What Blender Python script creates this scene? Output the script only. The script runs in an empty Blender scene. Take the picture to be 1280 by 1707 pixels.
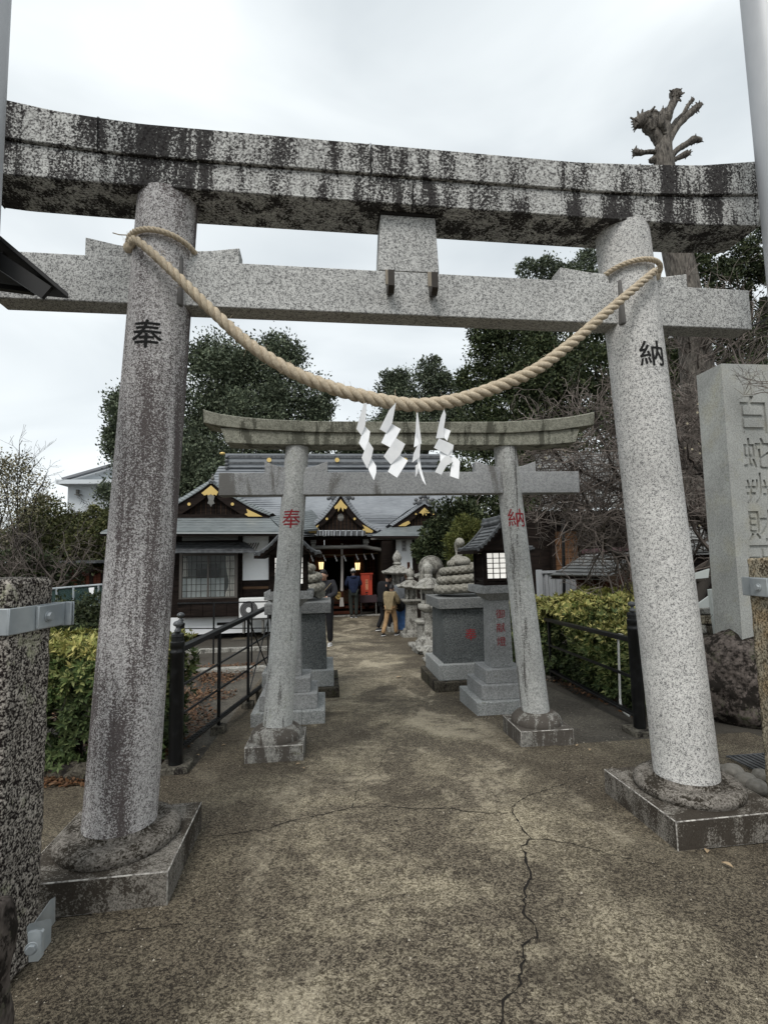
import bpy, bmesh, math, random
import numpy as np
from mathutils import Vector, Matrix, noise
random.seed(7); RNG = np.random.default_rng(7)
C = bpy.context.scene.collection
R = math.radians

# ------------------------------------------------------------------ camera
# world frame: +x to the right along the gates, +y down the approach to the shrine
F_PX, PITCH, ROLL, YAW, EYE = 832.417, 0.09235, -0.021445, 0.115, 1.5
cam_d = bpy.data.cameras.new('camera'); cam = bpy.data.objects.new('camera', cam_d); C.objects.link(cam)
cam_d.sensor_fit = 'VERTICAL'; cam_d.sensor_height = 24.0
cam_d.lens = 24.0 * F_PX / 1707.0
cam_d.clip_start = 0.05; cam_d.clip_end = 3000
_fw = Vector((math.sin(YAW) * math.cos(PITCH), math.cos(YAW) * math.cos(PITCH), math.sin(PITCH)))
_rt = Vector((math.cos(YAW), -math.sin(YAW), 0)); _up = _rt.cross(_fw)
_R = _rt * math.cos(ROLL) + _up * math.sin(ROLL)
_U = -_rt * math.sin(ROLL) + _up * math.cos(ROLL)
cam.matrix_world = Matrix(((_R.x, _U.x, -_fw.x, 0), (_R.y, _U.y, -_fw.y, 0), (_R.z, _U.z, -_fw.z, EYE), (0, 0, 0, 1)))
bpy.context.scene.camera = cam

# ------------------------------------------------------------------ light
sc = bpy.context.scene
SUN_EL, SUN_AZ = R(52), R(200)
world = bpy.data.worlds.new('World'); sc.world = world; world.use_nodes = True
nt = world.node_tree; nt.nodes.clear()
N = nt.nodes.new; L = nt.links.new
out = N('ShaderNodeOutputWorld'); bg = N('ShaderNodeBackground'); bg.inputs['Strength'].default_value = 0.12
sky = N('ShaderNodeTexSky'); sky.sky_type = 'NISHITA'; sky.sun_disc = False
sky.sun_elevation = SUN_EL; sky.sun_rotation = SUN_AZ; sky.dust_density = 3.0; sky.air_density = 1.0
tc = N('ShaderNodeTexCoord'); mp = N('ShaderNodeMapping'); mp.inputs['Scale'].default_value = (1.0, 1.0, 2.6)
n1 = N('ShaderNodeTexNoise'); n1.inputs['Scale'].default_value = 1.7; n1.inputs['Detail'].default_value = 5; n1.inputs['Roughness'].default_value = 0.45
n1.inputs['Distortion'].default_value = 0.5
rp = N('ShaderNodeValToRGB'); e = rp.color_ramp.elements
e[0].position = 0.30; e[0].color = (3.75, 4.1, 4.3, 1); e[1].position = 0.66; e[1].color = (6.2, 6.5, 6.55, 1)
mix = N('ShaderNodeMix'); mix.data_type = 'RGBA'; mix.inputs[0].default_value = 0.9
L(tc.outputs['Generated'], mp.inputs['Vector']); L(mp.outputs[0], n1.inputs['Vector']); L(n1.outputs['Fac'], rp.inputs[0])
L(sky.outputs[0], mix.inputs[6]); L(rp.outputs[0], mix.inputs[7]); L(mix.outputs[2], bg.inputs['Color']); L(bg.outputs[0], out.inputs['Surface'])
sun_d = bpy.data.lights.new('sun', 'SUN'); sun_d.energy = 1.5; sun_d.angle = R(25); sun_d.color = (1.0, 0.97, 0.93)
sun = bpy.data.objects.new('sun', sun_d); C.objects.link(sun)
sun.rotation_euler = (math.pi / 2 - SUN_EL, 0, R(-28))
sc.view_settings.view_transform = 'Standard'; sc.view_settings.look = 'None'
sc.view_settings.exposure = 0.55; sc.view_settings.gamma = 1.0; sc.view_settings.use_curve_mapping = False
sc.cycles.max_bounces = 5; sc.cycles.diffuse_bounces = 3; sc.cycles.transparent_max_bounces = 6
sc.cycles.use_denoising = True

# ------------------------------------------------------------------ survey helpers (points measured from the viewpoint)
def ray(px, py):
    a = px - 640.0; b = 853.5 - py
    return _fw * F_PX + _R * a + _U * b
def at(px, py, y):
    d = ray(px, py); t = y / d.y
    return Vector((d.x * t, y, EYE + d.z * t))
def gz(y): return -0.055 * min(max(y - 3.0, 0.0), 11.3)
def gp(px, py):
    d = ray(px, py); z = 0.0
    for _ in range(60):
        t = (z - EYE) / d.z; z = gz(d.y * t)
    return Vector((d.x * t, d.y * t, z))
def pxm(n, y): return n * y / F_PX

# ------------------------------------------------------------------ mesh helpers
class MB:
    def __init__(s): s.v = []; s.f = []; s.m = []; s.cm = 0
    def _f(s, fs, b):
        for f in fs: s.f.append(tuple(i + b for i in f)); s.m.append(s.cm)
    def verts(s, vs): b = len(s.v); s.v.extend([tuple(v) for v in vs]); return b
    def box(s, x0, x1, y0, y1, z0, z1):
        b = s.verts([(x0,y0,z0),(x1,y0,z0),(x1,y1,z0),(x0,y1,z0),(x0,y0,z1),(x1,y0,z1),(x1,y1,z1),(x0,y1,z1)])
        s._f([(0,3,2,1),(4,5,6,7),(0,1,5,4),(1,2,6,5),(2,3,7,6),(3,0,4,7)], b); return s
    def frus(s, x, y, z0, z1, a0, b0, a1, b1):
        b = s.verts([(x-a0,y-b0,z0),(x+a0,y-b0,z0),(x+a0,y+b0,z0),(x-a0,y+b0,z0),(x-a1,y-b1,z1),(x+a1,y-b1,z1),(x+a1,y+b1,z1),(x-a1,y+b1,z1)])
        s._f([(0,3,2,1),(4,5,6,7),(0,1,5,4),(1,2,6,5),(2,3,7,6),(3,0,4,7)], b); return s
    def obox(s, c, d, M=None):
        vs = []
        for z in (-1, 1):
            for x, y in ((-1,-1),(1,-1),(1,1),(-1,1)):
                v = Vector((x*d[0]/2, y*d[1]/2, z*d[2]/2))
                if M is not None: v = M @ v
                vs.append(v + Vector(c))
        b = s.verts(vs); s._f([(0,3,2,1),(4,5,6,7),(0,1,5,4),(1,2,6,5),(2,3,7,6),(3,0,4,7)], b); return s
    def beam(s, p, q, w, h, up=(0,0,1)):
        p = Vector(p); q = Vector(q); d = (q - p).normalized(); u = Vector(up)
        if abs(d.dot(u)) > 0.99: u = Vector((0, 1, 0))
        sd = d.cross(u).normalized(); u = sd.cross(d)
        vs = [o + sd*a*w/2 + u*b_*h/2 for o in (p, q) for a, b_ in ((-1,-1),(1,-1),(1,1),(-1,1))]
        b = s.verts(vs); s._f([(0,1,2,3),(7,6,5,4),(0,4,5,1),(1,5,6,2),(2,6,7,3),(3,7,4,0)], b); return s
    def prism(s, poly, y0, y1):                     # poly in (x, z), extruded along y
        n = len(poly)
        a = sum(poly[i][0]*poly[(i+1)%n][1]-poly[(i+1)%n][0]*poly[i][1] for i in range(n))
        if a < 0: poly = poly[::-1]
        b = s.verts([(x,y0,z) for x,z in poly] + [(x,y1,z) for x,z in poly])
        s._f([tuple(range(n)), tuple(range(2*n-1, n-1, -1))], b)
        s._f([(i, n+i, n+(i+1)%n, (i+1)%n) for i in range(n)], b); return s
    def pad(s, pts, d):                              # any planar polygon of 3d points thickened by vector d
        n = len(pts); d = Vector(d)
        b = s.verts([Vector(p) for p in pts] + [Vector(p) + d for p in pts])
        s._f([tuple(range(n)), tuple(range(2*n-1, n-1, -1))], b)
        s._f([(i, n+i, n+(i+1)%n, (i+1)%n) for i in range(n)], b); return s
    def grid(s, rows, close=False):                   # rows of equal length points
        n = len(rows[0]); b = s.verts([p for r in rows for p in r])
        for j in range(len(rows)-1):
            for i in range(n if close else n-1):
                k = (i+1) % n
                s._f([(j*n+i, j*n+k, (j+1)*n+k, (j+1)*n+i)], b)
        return b
    def tube(s, path, rad, n=8, caps=True):
        path = [Vector(p) for p in path]; m = len(path)
        if not hasattr(rad, '__len__'): rad = [rad]*m
        rows = []; u = None
        for i, p in enumerate(path):
            d = (path[min(i+1, m-1)] - path[max(i-1, 0)])
            d = d.normalized() if d.length > 1e-9 else Vector((0,0,1))
            if u is None:
                u = d.orthogonal().normalized()
            else:
                u = (u - d*u.dot(d)); u = u.normalized() if u.length > 1e-6 else d.orthogonal().normalized()
            w = d.cross(u)
            rows.append([p + (u*math.cos(a) + w*math.sin(a))*rad[i] for a in [2*math.pi*k/n for k in range(n)]])
        b = s.grid(rows, True)
        if caps:
            s._f([tuple(range(n-1, -1, -1)), tuple(range((m-1)*n, m*n))], b)
        return s
    def lathe(s, prof, x=0, y=0, z=0, n=24, sx=1, sy=1, rot=0):
        rows = [[(x + r*sx*math.cos(rot+2*math.pi*k/n), y + r*sy*math.sin(rot+2*math.pi*k/n), z+h) for k in range(n)] for r, h in prof]
        b = s.grid(rows, True); m = len(prof)
        s._f([tuple(range(n-1, -1, -1)), tuple(range((m-1)*n, m*n))], b); return s
    def ball(s, c, r, n=12, k=8):
        if not hasattr(r, '__len__'): r = (r, r, r)
        rows = [[(c[0]+r[0]*math.sin(math.pi*j/k)*math.cos(2*math.pi*i/n), c[1]+r[1]*math.sin(math.pi*j/k)*math.sin(2*math.pi*i/n), c[2]-r[2]*math.cos(math.pi*j/k)) for i in range(n)] for j in range(1, k)]
        b = s.grid(rows, True); m = len(rows)
        s._f([tuple(range(n-1, -1, -1)), tuple(range((m-1)*n, m*n))], b); return s
    def build(s, name, mats, parent=None, off=None, smooth=None, bevel=0.0, kind=None, seg=2, wear=None):
        me = bpy.data.meshes.new(name)
        vs = s.v
        if off is not None: vs = [(v[0]-off[0], v[1]-off[1], v[2]-off[2]) for v in vs]
        me.from_pydata(vs, [], s.f); me.update()
        if not isinstance(mats, (list, tuple)): mats = [mats]
        for m in mats: me.materials.append(m)
        if len(mats) > 1: me.polygons.foreach_set('material_index', s.m)
        if smooth is not None:
            me.polygons.foreach_set('use_smooth', [True]*len(me.polygons))
            me.set_sharp_from_angle(angle=R(smooth))
        o = bpy.data.objects.new(name, me); C.objects.link(o)
        if parent is not None: o.parent = parent
        elif off is not None: o.location = off
        if bevel:
            m = o.modifiers.new('bevel', 'BEVEL'); m.width = bevel; m.segments = seg; m.limit_method = 'ANGLE'; m.angle_limit = R(35)
            if wear is not None: me.materials.append(wear); m.material = len(me.materials)-1
            me.polygons.foreach_set('use_smooth', [True]*len(me.polygons)); me.set_sharp_from_angle(angle=R(45))
        if kind: o['kind'] = kind
        return o

def thing(name, label, cat, loc=(0,0,0), group=None, rotz=0):
    o = bpy.data.objects.new(name, None); C.objects.link(o); o.location = loc; o.rotation_euler.z = rotz
    o.empty_display_size = 0.2
    o['label'] = label; o['category'] = cat
    if group: o['group'] = group
    return o
def tag(o, label, cat, group=None):
    o['label'] = label; o['category'] = cat
    if group: o['group'] = group
    return o
def dup(o, parent=None):
    c = o.copy(); C.objects.link(c)
    if parent is not None: c.parent = parent
    for ch in list(o.children): dup(ch, c)
    return c
def lerp(a, b, t): return a + (b-a)*t
def interp(tab, x):
    for (x0, z0), (x1, z1) in zip(tab, tab[1:]):
        if x <= x1: return z0 + (z1-z0)*(x-x0)/(x1-x0)
    return tab[-1][1]

# ------------------------------------------------------------------ materials
def mat(name, col=(.5,.5,.5), rough=.8, metal=0.0, spec=0.3):
    m = bpy.data.materials.new(name); m.use_nodes = True
    b = m.node_tree.nodes['Principled BSDF']
    b.inputs['Base Color'].default_value = (*col, 1); b.inputs['Roughness'].default_value = rough
    b.inputs['Metallic'].default_value = metal; b.inputs['Specular IOR Level'].default_value = spec
    return m
class NT:
    def __init__(s, m): s.t = m.node_tree; s.b = s.t.nodes['Principled BSDF']; s.co = s.t.nodes.new('ShaderNodeTexCoord').outputs['Object']
    def n(s, k): return s.t.nodes.new(k)
    def l(s, a, b): s.t.links.new(a, b)
    def noise(s, scale, detail=2, rough=.5, vec=None, sc=None, dist=0):
        v = vec or s.co
        if sc is not None:
            m = s.n('ShaderNodeMapping'); m.inputs['Scale'].default_value = sc; s.l(v, m.inputs[0]); v = m.outputs[0]
        x = s.n('ShaderNodeTexNoise'); x.inputs['Scale'].default_value = scale; x.inputs['Detail'].default_value = detail; x.inputs['Roughness'].default_value = rough
        x.inputs['Distortion'].default_value = dist
        s.l(v, x.inputs['Vector']); return x.outputs['Fac']
    def ramp(s, fac, stops):
        r = s.n('ShaderNodeValToRGB'); el = r.color_ramp.elements
        while len(el) > 1: el.remove(el[-1])
        for i, (p, c) in enumerate(stops):
            if not hasattr(c, '__len__'): c = (c, c, c)
            if i == 0: el[0].position = p; el[0].color = (*c, 1)
            else: q = el.new(p); q.color = (*c, 1)
        s.l(fac, r.inputs[0]); return r.outputs[0]
    def mix(s, fac, a, b, mode='MIX'):
        m = s.n('ShaderNodeMix'); m.data_type = 'RGBA'; m.blend_type = mode
        for x, i in ((fac, 0), (a, 6), (b, 7)):
            if hasattr(x, 'is_output'): s.l(x, m.inputs[i])
            elif i == 0: m.inputs[0].default_value = x
            else: m.inputs[i].default_value = (*x, 1)
        return m.outputs[2]
    def math(s, op, a, b=0.0):
        m = s.n('ShaderNodeMath'); m.operation = op
        for x, i in ((a, 0), (b, 1)):
            if hasattr(x, 'is_output'): s.l(x, m.inputs[i])
            else: m.inputs[i].default_value = x
        return m.outputs[0]
    def bump(s, h, strength=.3, dist=.01):
        b = s.n('ShaderNodeBump'); b.inputs['Strength'].default_value = strength; b.inputs['Distance'].default_value = dist
        s.l(h, b.inputs['Height']); s.l(b.outputs[0], s.b.inputs['Normal'])
    def color(s, c): s.l(c, s.b.inputs['Base Color'])

def granite(name, lo, hi, scale=110, contrast=.06, mid=.5, stain=0.0, stain_col=(.014,.012,.012), sx=(7,7,.9), edge=.5, moss=0.0, moss_col=(.09,.09,.045), bump=.25, mod=0.0, warm=None, mossscale=5):
    m = mat(name, rough=.9, spec=.08); k = NT(m)
    a = k.noise(scale, 2, .6); b = k.noise(scale*.37, 2, .6)
    sp = k.math('ADD', k.math('MULTIPLY', a, .65), k.math('MULTIPLY', b, .35))
    c = k.ramp(sp, [(mid-contrast, lo), (mid+contrast*.2, tuple(lerp(x, y, .62) for x, y in zip(lo, hi))), (mid+contrast, hi)])
    big = k.noise(2.3, 4, .6); c = k.mix(1.0, c, k.ramp(big, [(.3, .78), (.7, 1.08)]), 'MULTIPLY')
    if warm: c = k.mix(k.ramp(k.noise(3.1, 5, .65), [(.5, 0), (.68, 1)]), c, k.mix(1.0, c, warm, 'MULTIPLY'))
    if moss: c = k.mix(k.ramp(k.math('ADD', k.noise(mossscale, 6, .7), k.math('MULTIPLY', k.noise(60, 2), .25)), [(.78-moss*.3, 0), (.9-moss*.25, .85)]), c, moss_col)
    if stain:
        st = k.math('ADD', k.math('ADD', k.math('MULTIPLY', k.noise(1.0, 5, .62, sc=sx, dist=.4), 1.0), k.math('MULTIPLY', k.math('SUBTRACT', k.noise(1.1, 3, .5), .5), mod)), k.math('MULTIPLY', k.noise(scale*.8, 4, .75), edge))
        hi_ = .5 + edge*.5
        c = k.mix(k.ramp(st, [(hi_+.09-stain*.12, 0), (hi_+.14-stain*.12, .92)]), c, stain_col)
    k.color(c); k.bump(sp, bump, .004); return m

G_PIL = granite('granite_pillar_clean', (.14,.14,.14), (.66,.65,.625), 165, .085, mid=.465, stain=.0)
G_PIL_L = granite('granite_pillar_weathered', (.115,.105,.103), (.62,.60,.59), 150, .10, mid=.475, stain=.56, stain_col=(.085,.070,.068), sx=(6,6,.5), edge=.95)
G_NUKI = granite('granite_tie_beam', (.125,.125,.125), (.58,.58,.56), 150, .09, mid=.48, stain=.0)
G_KAS = granite('granite_lintel_black_streaks', (.06,.055,.055), (.60,.60,.575), 95, .10, mid=.48, stain=.76, sx=(8.5,8.5,1.5), edge=.95, mod=.5, stain_col=(.015,.0125,.013))
G_BASE = granite('granite_base_dirty', (.085,.078,.068), (.27,.25,.22), 130, .10, stain=.92, stain_col=(.040,.033,.026), sx=(6,6,2.6), edge=.8, mod=.4)
G_RING = granite('granite_ring_dirty', (.07,.062,.052), (.25,.23,.205), 100, .12, stain=.55, stain_col=(.022,.018,.013), sx=(5,5,5), edge=.9, bump=.5)
G2_PIL = granite('small_gate_granite', (.29,.295,.285), (.58,.585,.565), 130, .10, stain=.10, stain_col=(.10,.095,.09), sx=(9,9,.7), edge=.35, moss=.18, moss_col=(.22,.23,.16), mossscale=2.2)
G2_BEAM = granite('small_gate_tie_granite', (.28,.285,.29), (.47,.475,.475), 140, .10, stain=.12, stain_col=(.16,.155,.145), sx=(4,4,.8), edge=.3)
G2_TOP = granite('small_gate_lintel_greenish', (.19,.19,.155), (.38,.38,.315), 110, .10, stain=.35, stain_col=(.10,.10,.08), sx=(10,10,1.4), edge=.3)
G2_BASE = granite('small_gate_base', (.13,.125,.115), (.34,.33,.30), 120, .12, stain=.9, stain_col=(.075,.065,.056), sx=(10,10,2), edge=.45, mod=.4, moss=.12, moss_col=(.13,.14,.06))
G_LANT = granite('lantern_granite', (.17,.175,.175), (.42,.425,.42), 150, .10, moss=.08)
G_PED = granite('pedestal_dark_granite', (.04,.045,.045), (.17,.18,.18), 150, .09)
G_CAP = granite('pedestal_cap_granite', (.10,.105,.105), (.26,.265,.26), 150, .09)
G_PLINTH = granite('plinth_granite', (.17,.18,.18), (.43,.44,.43), 150, .10, moss=.06)
G_DARKB = granite('dark_foundation_stone', (.03,.026,.02), (.11,.1,.08), 60, .12, stain=.4, moss=.3, moss_col=(.05,.055,.02))
G_OLD = granite('old_lantern_stone', (.17,.165,.15), (.44,.43,.39), 60, .13, stain=.42, stain_col=(.09,.085,.075), sx=(9,9,5), edge=.6, moss=.2, moss_col=(.15,.15,.09), bump=.6)
G_ELE = granite('statue_stone', (.12,.115,.10), (.33,.32,.285), 60, .13, stain=.5, stain_col=(.08,.075,.065), sx=(8,8,3), edge=.6, bump=.5)
G_SNAKE = granite('snake_stone', (.15,.145,.125), (.40,.385,.34), 70, .13, stain=.25, stain_col=(.13,.12,.1), sx=(8,8,6), edge=.5)
G_POST = granite('lichen_post', (.020,.016,.015), (.46,.42,.37), 120, .08, mid=.535, stain=1.2, stain_col=(.014,.011,.010), sx=(10,10,1.3), edge=1.5, moss=.22, moss_col=(.40,.40,.28), bump=1.0)
G_POST_R = granite('ochre_post', (.08,.068,.048), (.46,.41,.31), 90, .10, stain=.5, stain_col=(.035,.022,.012), sx=(8,8,1.0), edge=.9, warm=(1.0,.76,.50), bump=.8)
G_STELE = granite('stele_granite', (.27,.275,.26), (.46,.465,.44), 150, .10, stain=0, moss=.12, moss_col=(.3,.3,.22), warm=(1.0,.97,.88))
G_ROCK = granite('boulder_stone', (.018,.015,.013), (.16,.135,.12), 28, .13, stain=.65, stain_col=(.015,.013,.011), sx=(6,6,5), edge=.7, moss=.3, moss_col=(.06,.075,.035), bump=1.5)
G_PEB = granite('river_stone', (.16,.15,.13), (.24,.225,.2), 40, .15)

WORN = granite('worn_bright_edge', (.13,.12,.11), (.50,.48,.44), 60, .10)
INK_BLACK = mat('engraved_black', (.012,.012,.012), .9)
INK_RED = mat('engraved_red', (.26,.018,.025), .7)
BLACK = mat('black_paint', (.004,.0045,.005), .38, 0, .4)
k = NT(BLACK); k.color(k.mix(k.ramp(k.noise(14, 4), [(.52, 0), (.7, .35)]), (.004,.0045,.005), (.03,.032,.034)))
GALV = mat('galvanised_steel', (.36,.38,.39), .5, .35, .5); k = NT(GALV)
k.color(k.mix(k.ramp(k.noise(5, 4, .6), [(.35, 0), (.65, 1)]), (.27,.30,.32), (.42,.45,.46)))
POLE = mat('pole_grey_paint', (.43,.44,.46), .5, .2); k = NT(POLE); k.color(k.mix(k.ramp(k.noise(3, 4, .6, sc=(1,1,.4)), [(.3, 0), (.7, 1)]), (.36,.37,.39), (.50,.51,.52)))
BRASS = mat('bronze_bracket', (.035,.03,.025), .5, .3)
STRAP = mat('bracket_face', (.22,.19,.15), .5, .4)
GOLD = mat('gold_leaf', (.62,.45,.17), .45, .45)
PAPER = mat('white_paper', (.86,.87,.88), .75); k = NT(PAPER); k.color(k.mix(k.ramp(k.noise(9, 4, .6), [(.35, 0), (.7, 1)]), (.90,.905,.91), (.74,.755,.775)))  # soft grey shading mixed into the white at random
ROPE = mat('hemp_rope', (.5,.38,.24), .9); k = NT(ROPE)
rs = k.noise(1, 3, .6, sc=(60,60,60)); k.color(k.mix(k.noise(3, 3), k.ramp(rs, [(.3, (.34,.27,.18)), (.7, (.72,.62,.47))]), (.66,.56,.42)))
k.bump(k.noise(1, 3, .7, sc=(420,420,90)), 1.0, .006)
WHITE = mat('white_plaster', (.66,.68,.69), .85); k = NT(WHITE); k.color(k.mix(k.ramp(k.noise(1.2, 5, .6), [(.4, 0), (.75, 1)]), (.80,.82,.83), (.68,.70,.70)))
def wood(name, a, b, sc=(2, 2, 14), rough=.8):
    m = mat(name, a, rough, 0, .1); k = NT(m); x = k.noise(1.5, 5, .6, sc=sc); k.color(k.ramp(x, [(.3, a), (.7, b)])); k.bump(x, .3, .006); return m
DWOOD = wood('dark_stained_wood', (.006,.0045,.004), (.024,.017,.014))
BWOOD = wood('aged_brown_wood', (.045,.027,.017), (.10,.06,.036))
RWOOD = wood('reddish_lattice_wood', (.045,.016,.010), (.085,.030,.018))
OWOOD = wood('orange_cedar_wall', (.10,.052,.028), (.17,.09,.048))
GWOOD = wood('grey_weathered_wood', (.09,.09,.085), (.22,.215,.2), (1.2, 14, 14))
def roofmat(name, a, b, c):
    m = mat(name, a, .55, 0, .4); k = NT(m); x = k.noise(.9, 5, .6); y = k.noise(3.0, 3, .6, sc=(1.2, 1.2, 14))
    k.color(k.mix(k.ramp(y, [(.35, 0), (.7, .7)]), k.ramp(x, [(.3, a), (.7, b)]), c)); return m
ROOF = roofmat('blue_grey_copper_roof', (.12,.13,.145), (.20,.215,.235), (.28,.295,.305))
ROOF_G = roofmat('pale_green_copper_roof', (.095,.11,.115), (.16,.18,.185), (.25,.27,.27))
ROOF_W = roofmat('grey_shingle_roof', (.17,.17,.165), (.30,.30,.29), (.10,.10,.098))
TILE = mat('dark_roof_tile', (.045,.05,.055), .35, 0, .5); k = NT(TILE); k.color(k.ramp(k.noise(9, 3), [(.3, (.03,.033,.037)), (.7, (.12,.125,.13))]))
RED = mat('vermilion_paint', (.42,.055,.028), .6)
PURPLEROOF = mat('maroon_ridge', (.12,.065,.07), .6)
def leafmat(name, cols, rough=.6, tr=.0):
    m = mat(name, cols[0], rough, 0, .2); k = NT(m)
    g = k.n('ShaderNodeNewGeometry'); n_ = len(cols)
    c = k.ramp(g.outputs['Random Per Island'], [(i/(n_-1) if n_ > 1 else 0, c) for i, c in enumerate(cols)])
    c = k.mix(1.0, c, k.ramp(k.noise(.55, 3, .6), [(.35, .62), (.68, 1.35)]), 'MULTIPLY')
    k.color(c); return m
LF_DARK = leafmat('evergreen_leaves', [(.020,.031,.015), (.045,.060,.026), (.085,.098,.045)])
LF_OAK = leafmat('broadleaf_evergreen_leaves', [(.050,.066,.044), (.085,.105,.066), (.13,.15,.095)])  # lightened grey-green, distance haze is put into the leaf colour
LF_MID = leafmat('mid_green_leaves', [(.05,.062,.024), (.095,.105,.042), (.16,.155,.065)])
LF_PINE = leafmat('yellow_green_pine', [(.05,.065,.018), (.10,.115,.03), (.16,.16,.05)])
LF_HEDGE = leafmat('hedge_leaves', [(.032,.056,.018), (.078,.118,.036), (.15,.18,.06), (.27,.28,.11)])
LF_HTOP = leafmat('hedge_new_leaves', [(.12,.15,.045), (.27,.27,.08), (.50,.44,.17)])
LF_HLOW = leafmat('hedge_lower_leaves', [(.022,.038,.014), (.055,.08,.028), (.11,.135,.055)])  # darker greens for leaves well below the hedge top
LF_FALL = leafmat('fallen_leaves', [(.06,.028,.014), (.11,.052,.024), (.17,.10,.055), (.04,.024,.015)])
BARK = mat('tree_bark', (.10,.085,.07), .9); k = NT(BARK); x = k.noise(4, 5, .65, sc=(5, 5, 1)); k.color(k.ramp(x, [(.35, (.035,.03,.026)), (.65, (.20,.18,.155))])); k.bump(x, 1.0, .05)
BARK_D = mat('dark_bark', (.04,.035,.03), .9)
TWIG = mat('bare_twig', (.085,.068,.058), .85); k = NT(TWIG); k.color(k.ramp(k.noise(2.0, 4), [(.35, (.045,.036,.03)), (.65, (.20,.17,.15))]))
# ------------------------------------------------------------------ ground, path
GROUND = mat('dark_earth', (.05,.043,.035), .95); k = NT(GROUND)
c = k.ramp(k.noise(60, 4, .7), [(.35, (.022,.019,.015)), (.68, (.085,.072,.056))]); c = k.mix(k.ramp(k.noise(.9, 5, .6), [(.4, 0), (.65, 1)]), c, k.ramp(k.noise(90, 3, .7), [(.35, (.055,.05,.042)), (.7, (.13,.12,.1))]))
k.color(c); k.bump(k.noise(70, 4, .7), .8, .02)
CONC = mat('worn_exposed_aggregate_concrete', (.14,.12,.1), .88); k = NT(CONC)
vo = k.n('ShaderNodeTexVoronoi'); vo.inputs['Scale'].default_value = 130; k.l(k.co, vo.inputs['Vector'])
sep = k.n('ShaderNodeSeparateColor'); k.l(vo.outputs['Color'], sep.inputs[0]); cell = sep.outputs[0]
gr = k.math('ADD', k.math('ADD', k.math('MULTIPLY', k.noise(230, 2, .6), .48), k.math('MULTIPLY', k.noise(95, 4, .7), .37)), k.math('MULTIPLY', cell, .15))
dark = k.ramp(gr, [(.41, (.018,.013,.009)), (.49, (.080,.066,.047)), (.575, (.235,.20,.145))])
lite = k.ramp(gr, [(.39, (.078,.062,.038)), (.48, (.225,.192,.130)), (.575, (.50,.44,.32))])
patch = k.math('ADD', k.math('MULTIPLY', k.noise(1.15, 6, .68, dist=.6), .7), k.math('MULTIPLY', k.noise(16, 4, .7), .3))
c = k.mix(k.ramp(patch, [(.465, 0), (.53, .5), (.61, 1)]), dark, lite)
pale = k.math('ADD', k.math('MULTIPLY', k.noise(.8, 4, .6, sc=(1.6,.8,1), dist=1.2), .72), k.math('MULTIPLY', k.noise(26, 4, .75), .28))
c = k.mix(k.ramp(pale, [(.53, 0), (.60, .75)]), c, k.mix(.5, lite, (.50,.44,.33)))
c = k.mix(k.ramp(k.math('ADD', k.noise(1.7, 5, .65), k.math('MULTIPLY', k.noise(40, 2, .6), .12)), [(.60, 0), (.70, .75)]), c, k.mix(.6, dark, (.03,.023,.016)))
sx_ = k.n('ShaderNodeSeparateXYZ'); k.l(k.co, sx_.inputs[0])
edge_ = k.math('ADD', k.math('MULTIPLY', k.math('MAXIMUM', k.math('MULTIPLY', sx_.outputs[0], -1.0), k.math('SUBTRACT', sx_.outputs[0], 1.05)), .55), k.math('MULTIPLY', k.math('ADD', k.noise(1.3, 6, .7, dist=.5), k.math('MULTIPLY', k.noise(22, 3, .7), .25)), 1.0))
c = k.mix(k.ramp(edge_, [(.68, 0), (.90, .75)]), c, k.mix(1.0, dark, (.62,.60,.58), 'MULTIPLY'))
k.color(c); k.bump(gr, 1.0, .010)
PAVE = mat('dark_side_paving', (.06,.053,.045), .9); k = NT(PAVE)
gr = k.math('ADD', k.math('MULTIPLY', k.noise(170, 2, .6), .6), k.math('MULTIPLY', k.noise(50, 3, .6), .4))
c = k.mix(k.ramp(k.noise(1.6, 5, .7), [(.42, 0), (.68, 1)]), k.ramp(gr, [(.42, (.024,.021,.017)), (.60, (.10,.09,.074))]), k.ramp(gr, [(.40, (.05,.045,.036)), (.62, (.20,.18,.145))]))
k.color(c); k.bump(gr, .6, .006)

b = MB(); ys = [-60, -6, 0, 3, 3.01, 6, 9, 12, 14.3, 14.31, 40, 200, 1500]
b.grid([[(x, y, gz(y) - .012) for x in (-900, -120, -30, -8, 0, 8, 30, 120, 900)] for y in ys])
b.build('ground', GROUND, kind='structure')
b = MB(); b.grid([[(x, y, gz(y) - .004) for x in (-3.2, -1.02, .4, 1.86, 3.6)] for y in (-3, 0, 2.99, 3, 4.1)]); 
b.build('side_paving', CONC, kind='structure'); b = MB(); b.grid([[(x, y, gz(y) - .004) for x in (1.86, 2.8)] for y in (4.1, 9.3)]); b.grid([[(x, y, gz(y) - .004) for x in (-1.42, -1.02)] for y in (4.1, 9.3)])
b.grid([[(x, y, gz(y) - .004) for x in (-2.6, -1.02)] for y in (14.0, 14.3, 19)])
b.build('side_paving', PAVE, kind='structure')
path = MB(); jy = [-3, 2.995, 4.69, 7.32, 9.4, 11.6, 14.31, 18.9]
path = bpy.data.objects.new('path', None); C.objects.link(path); path['kind'] = 'structure'
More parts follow.
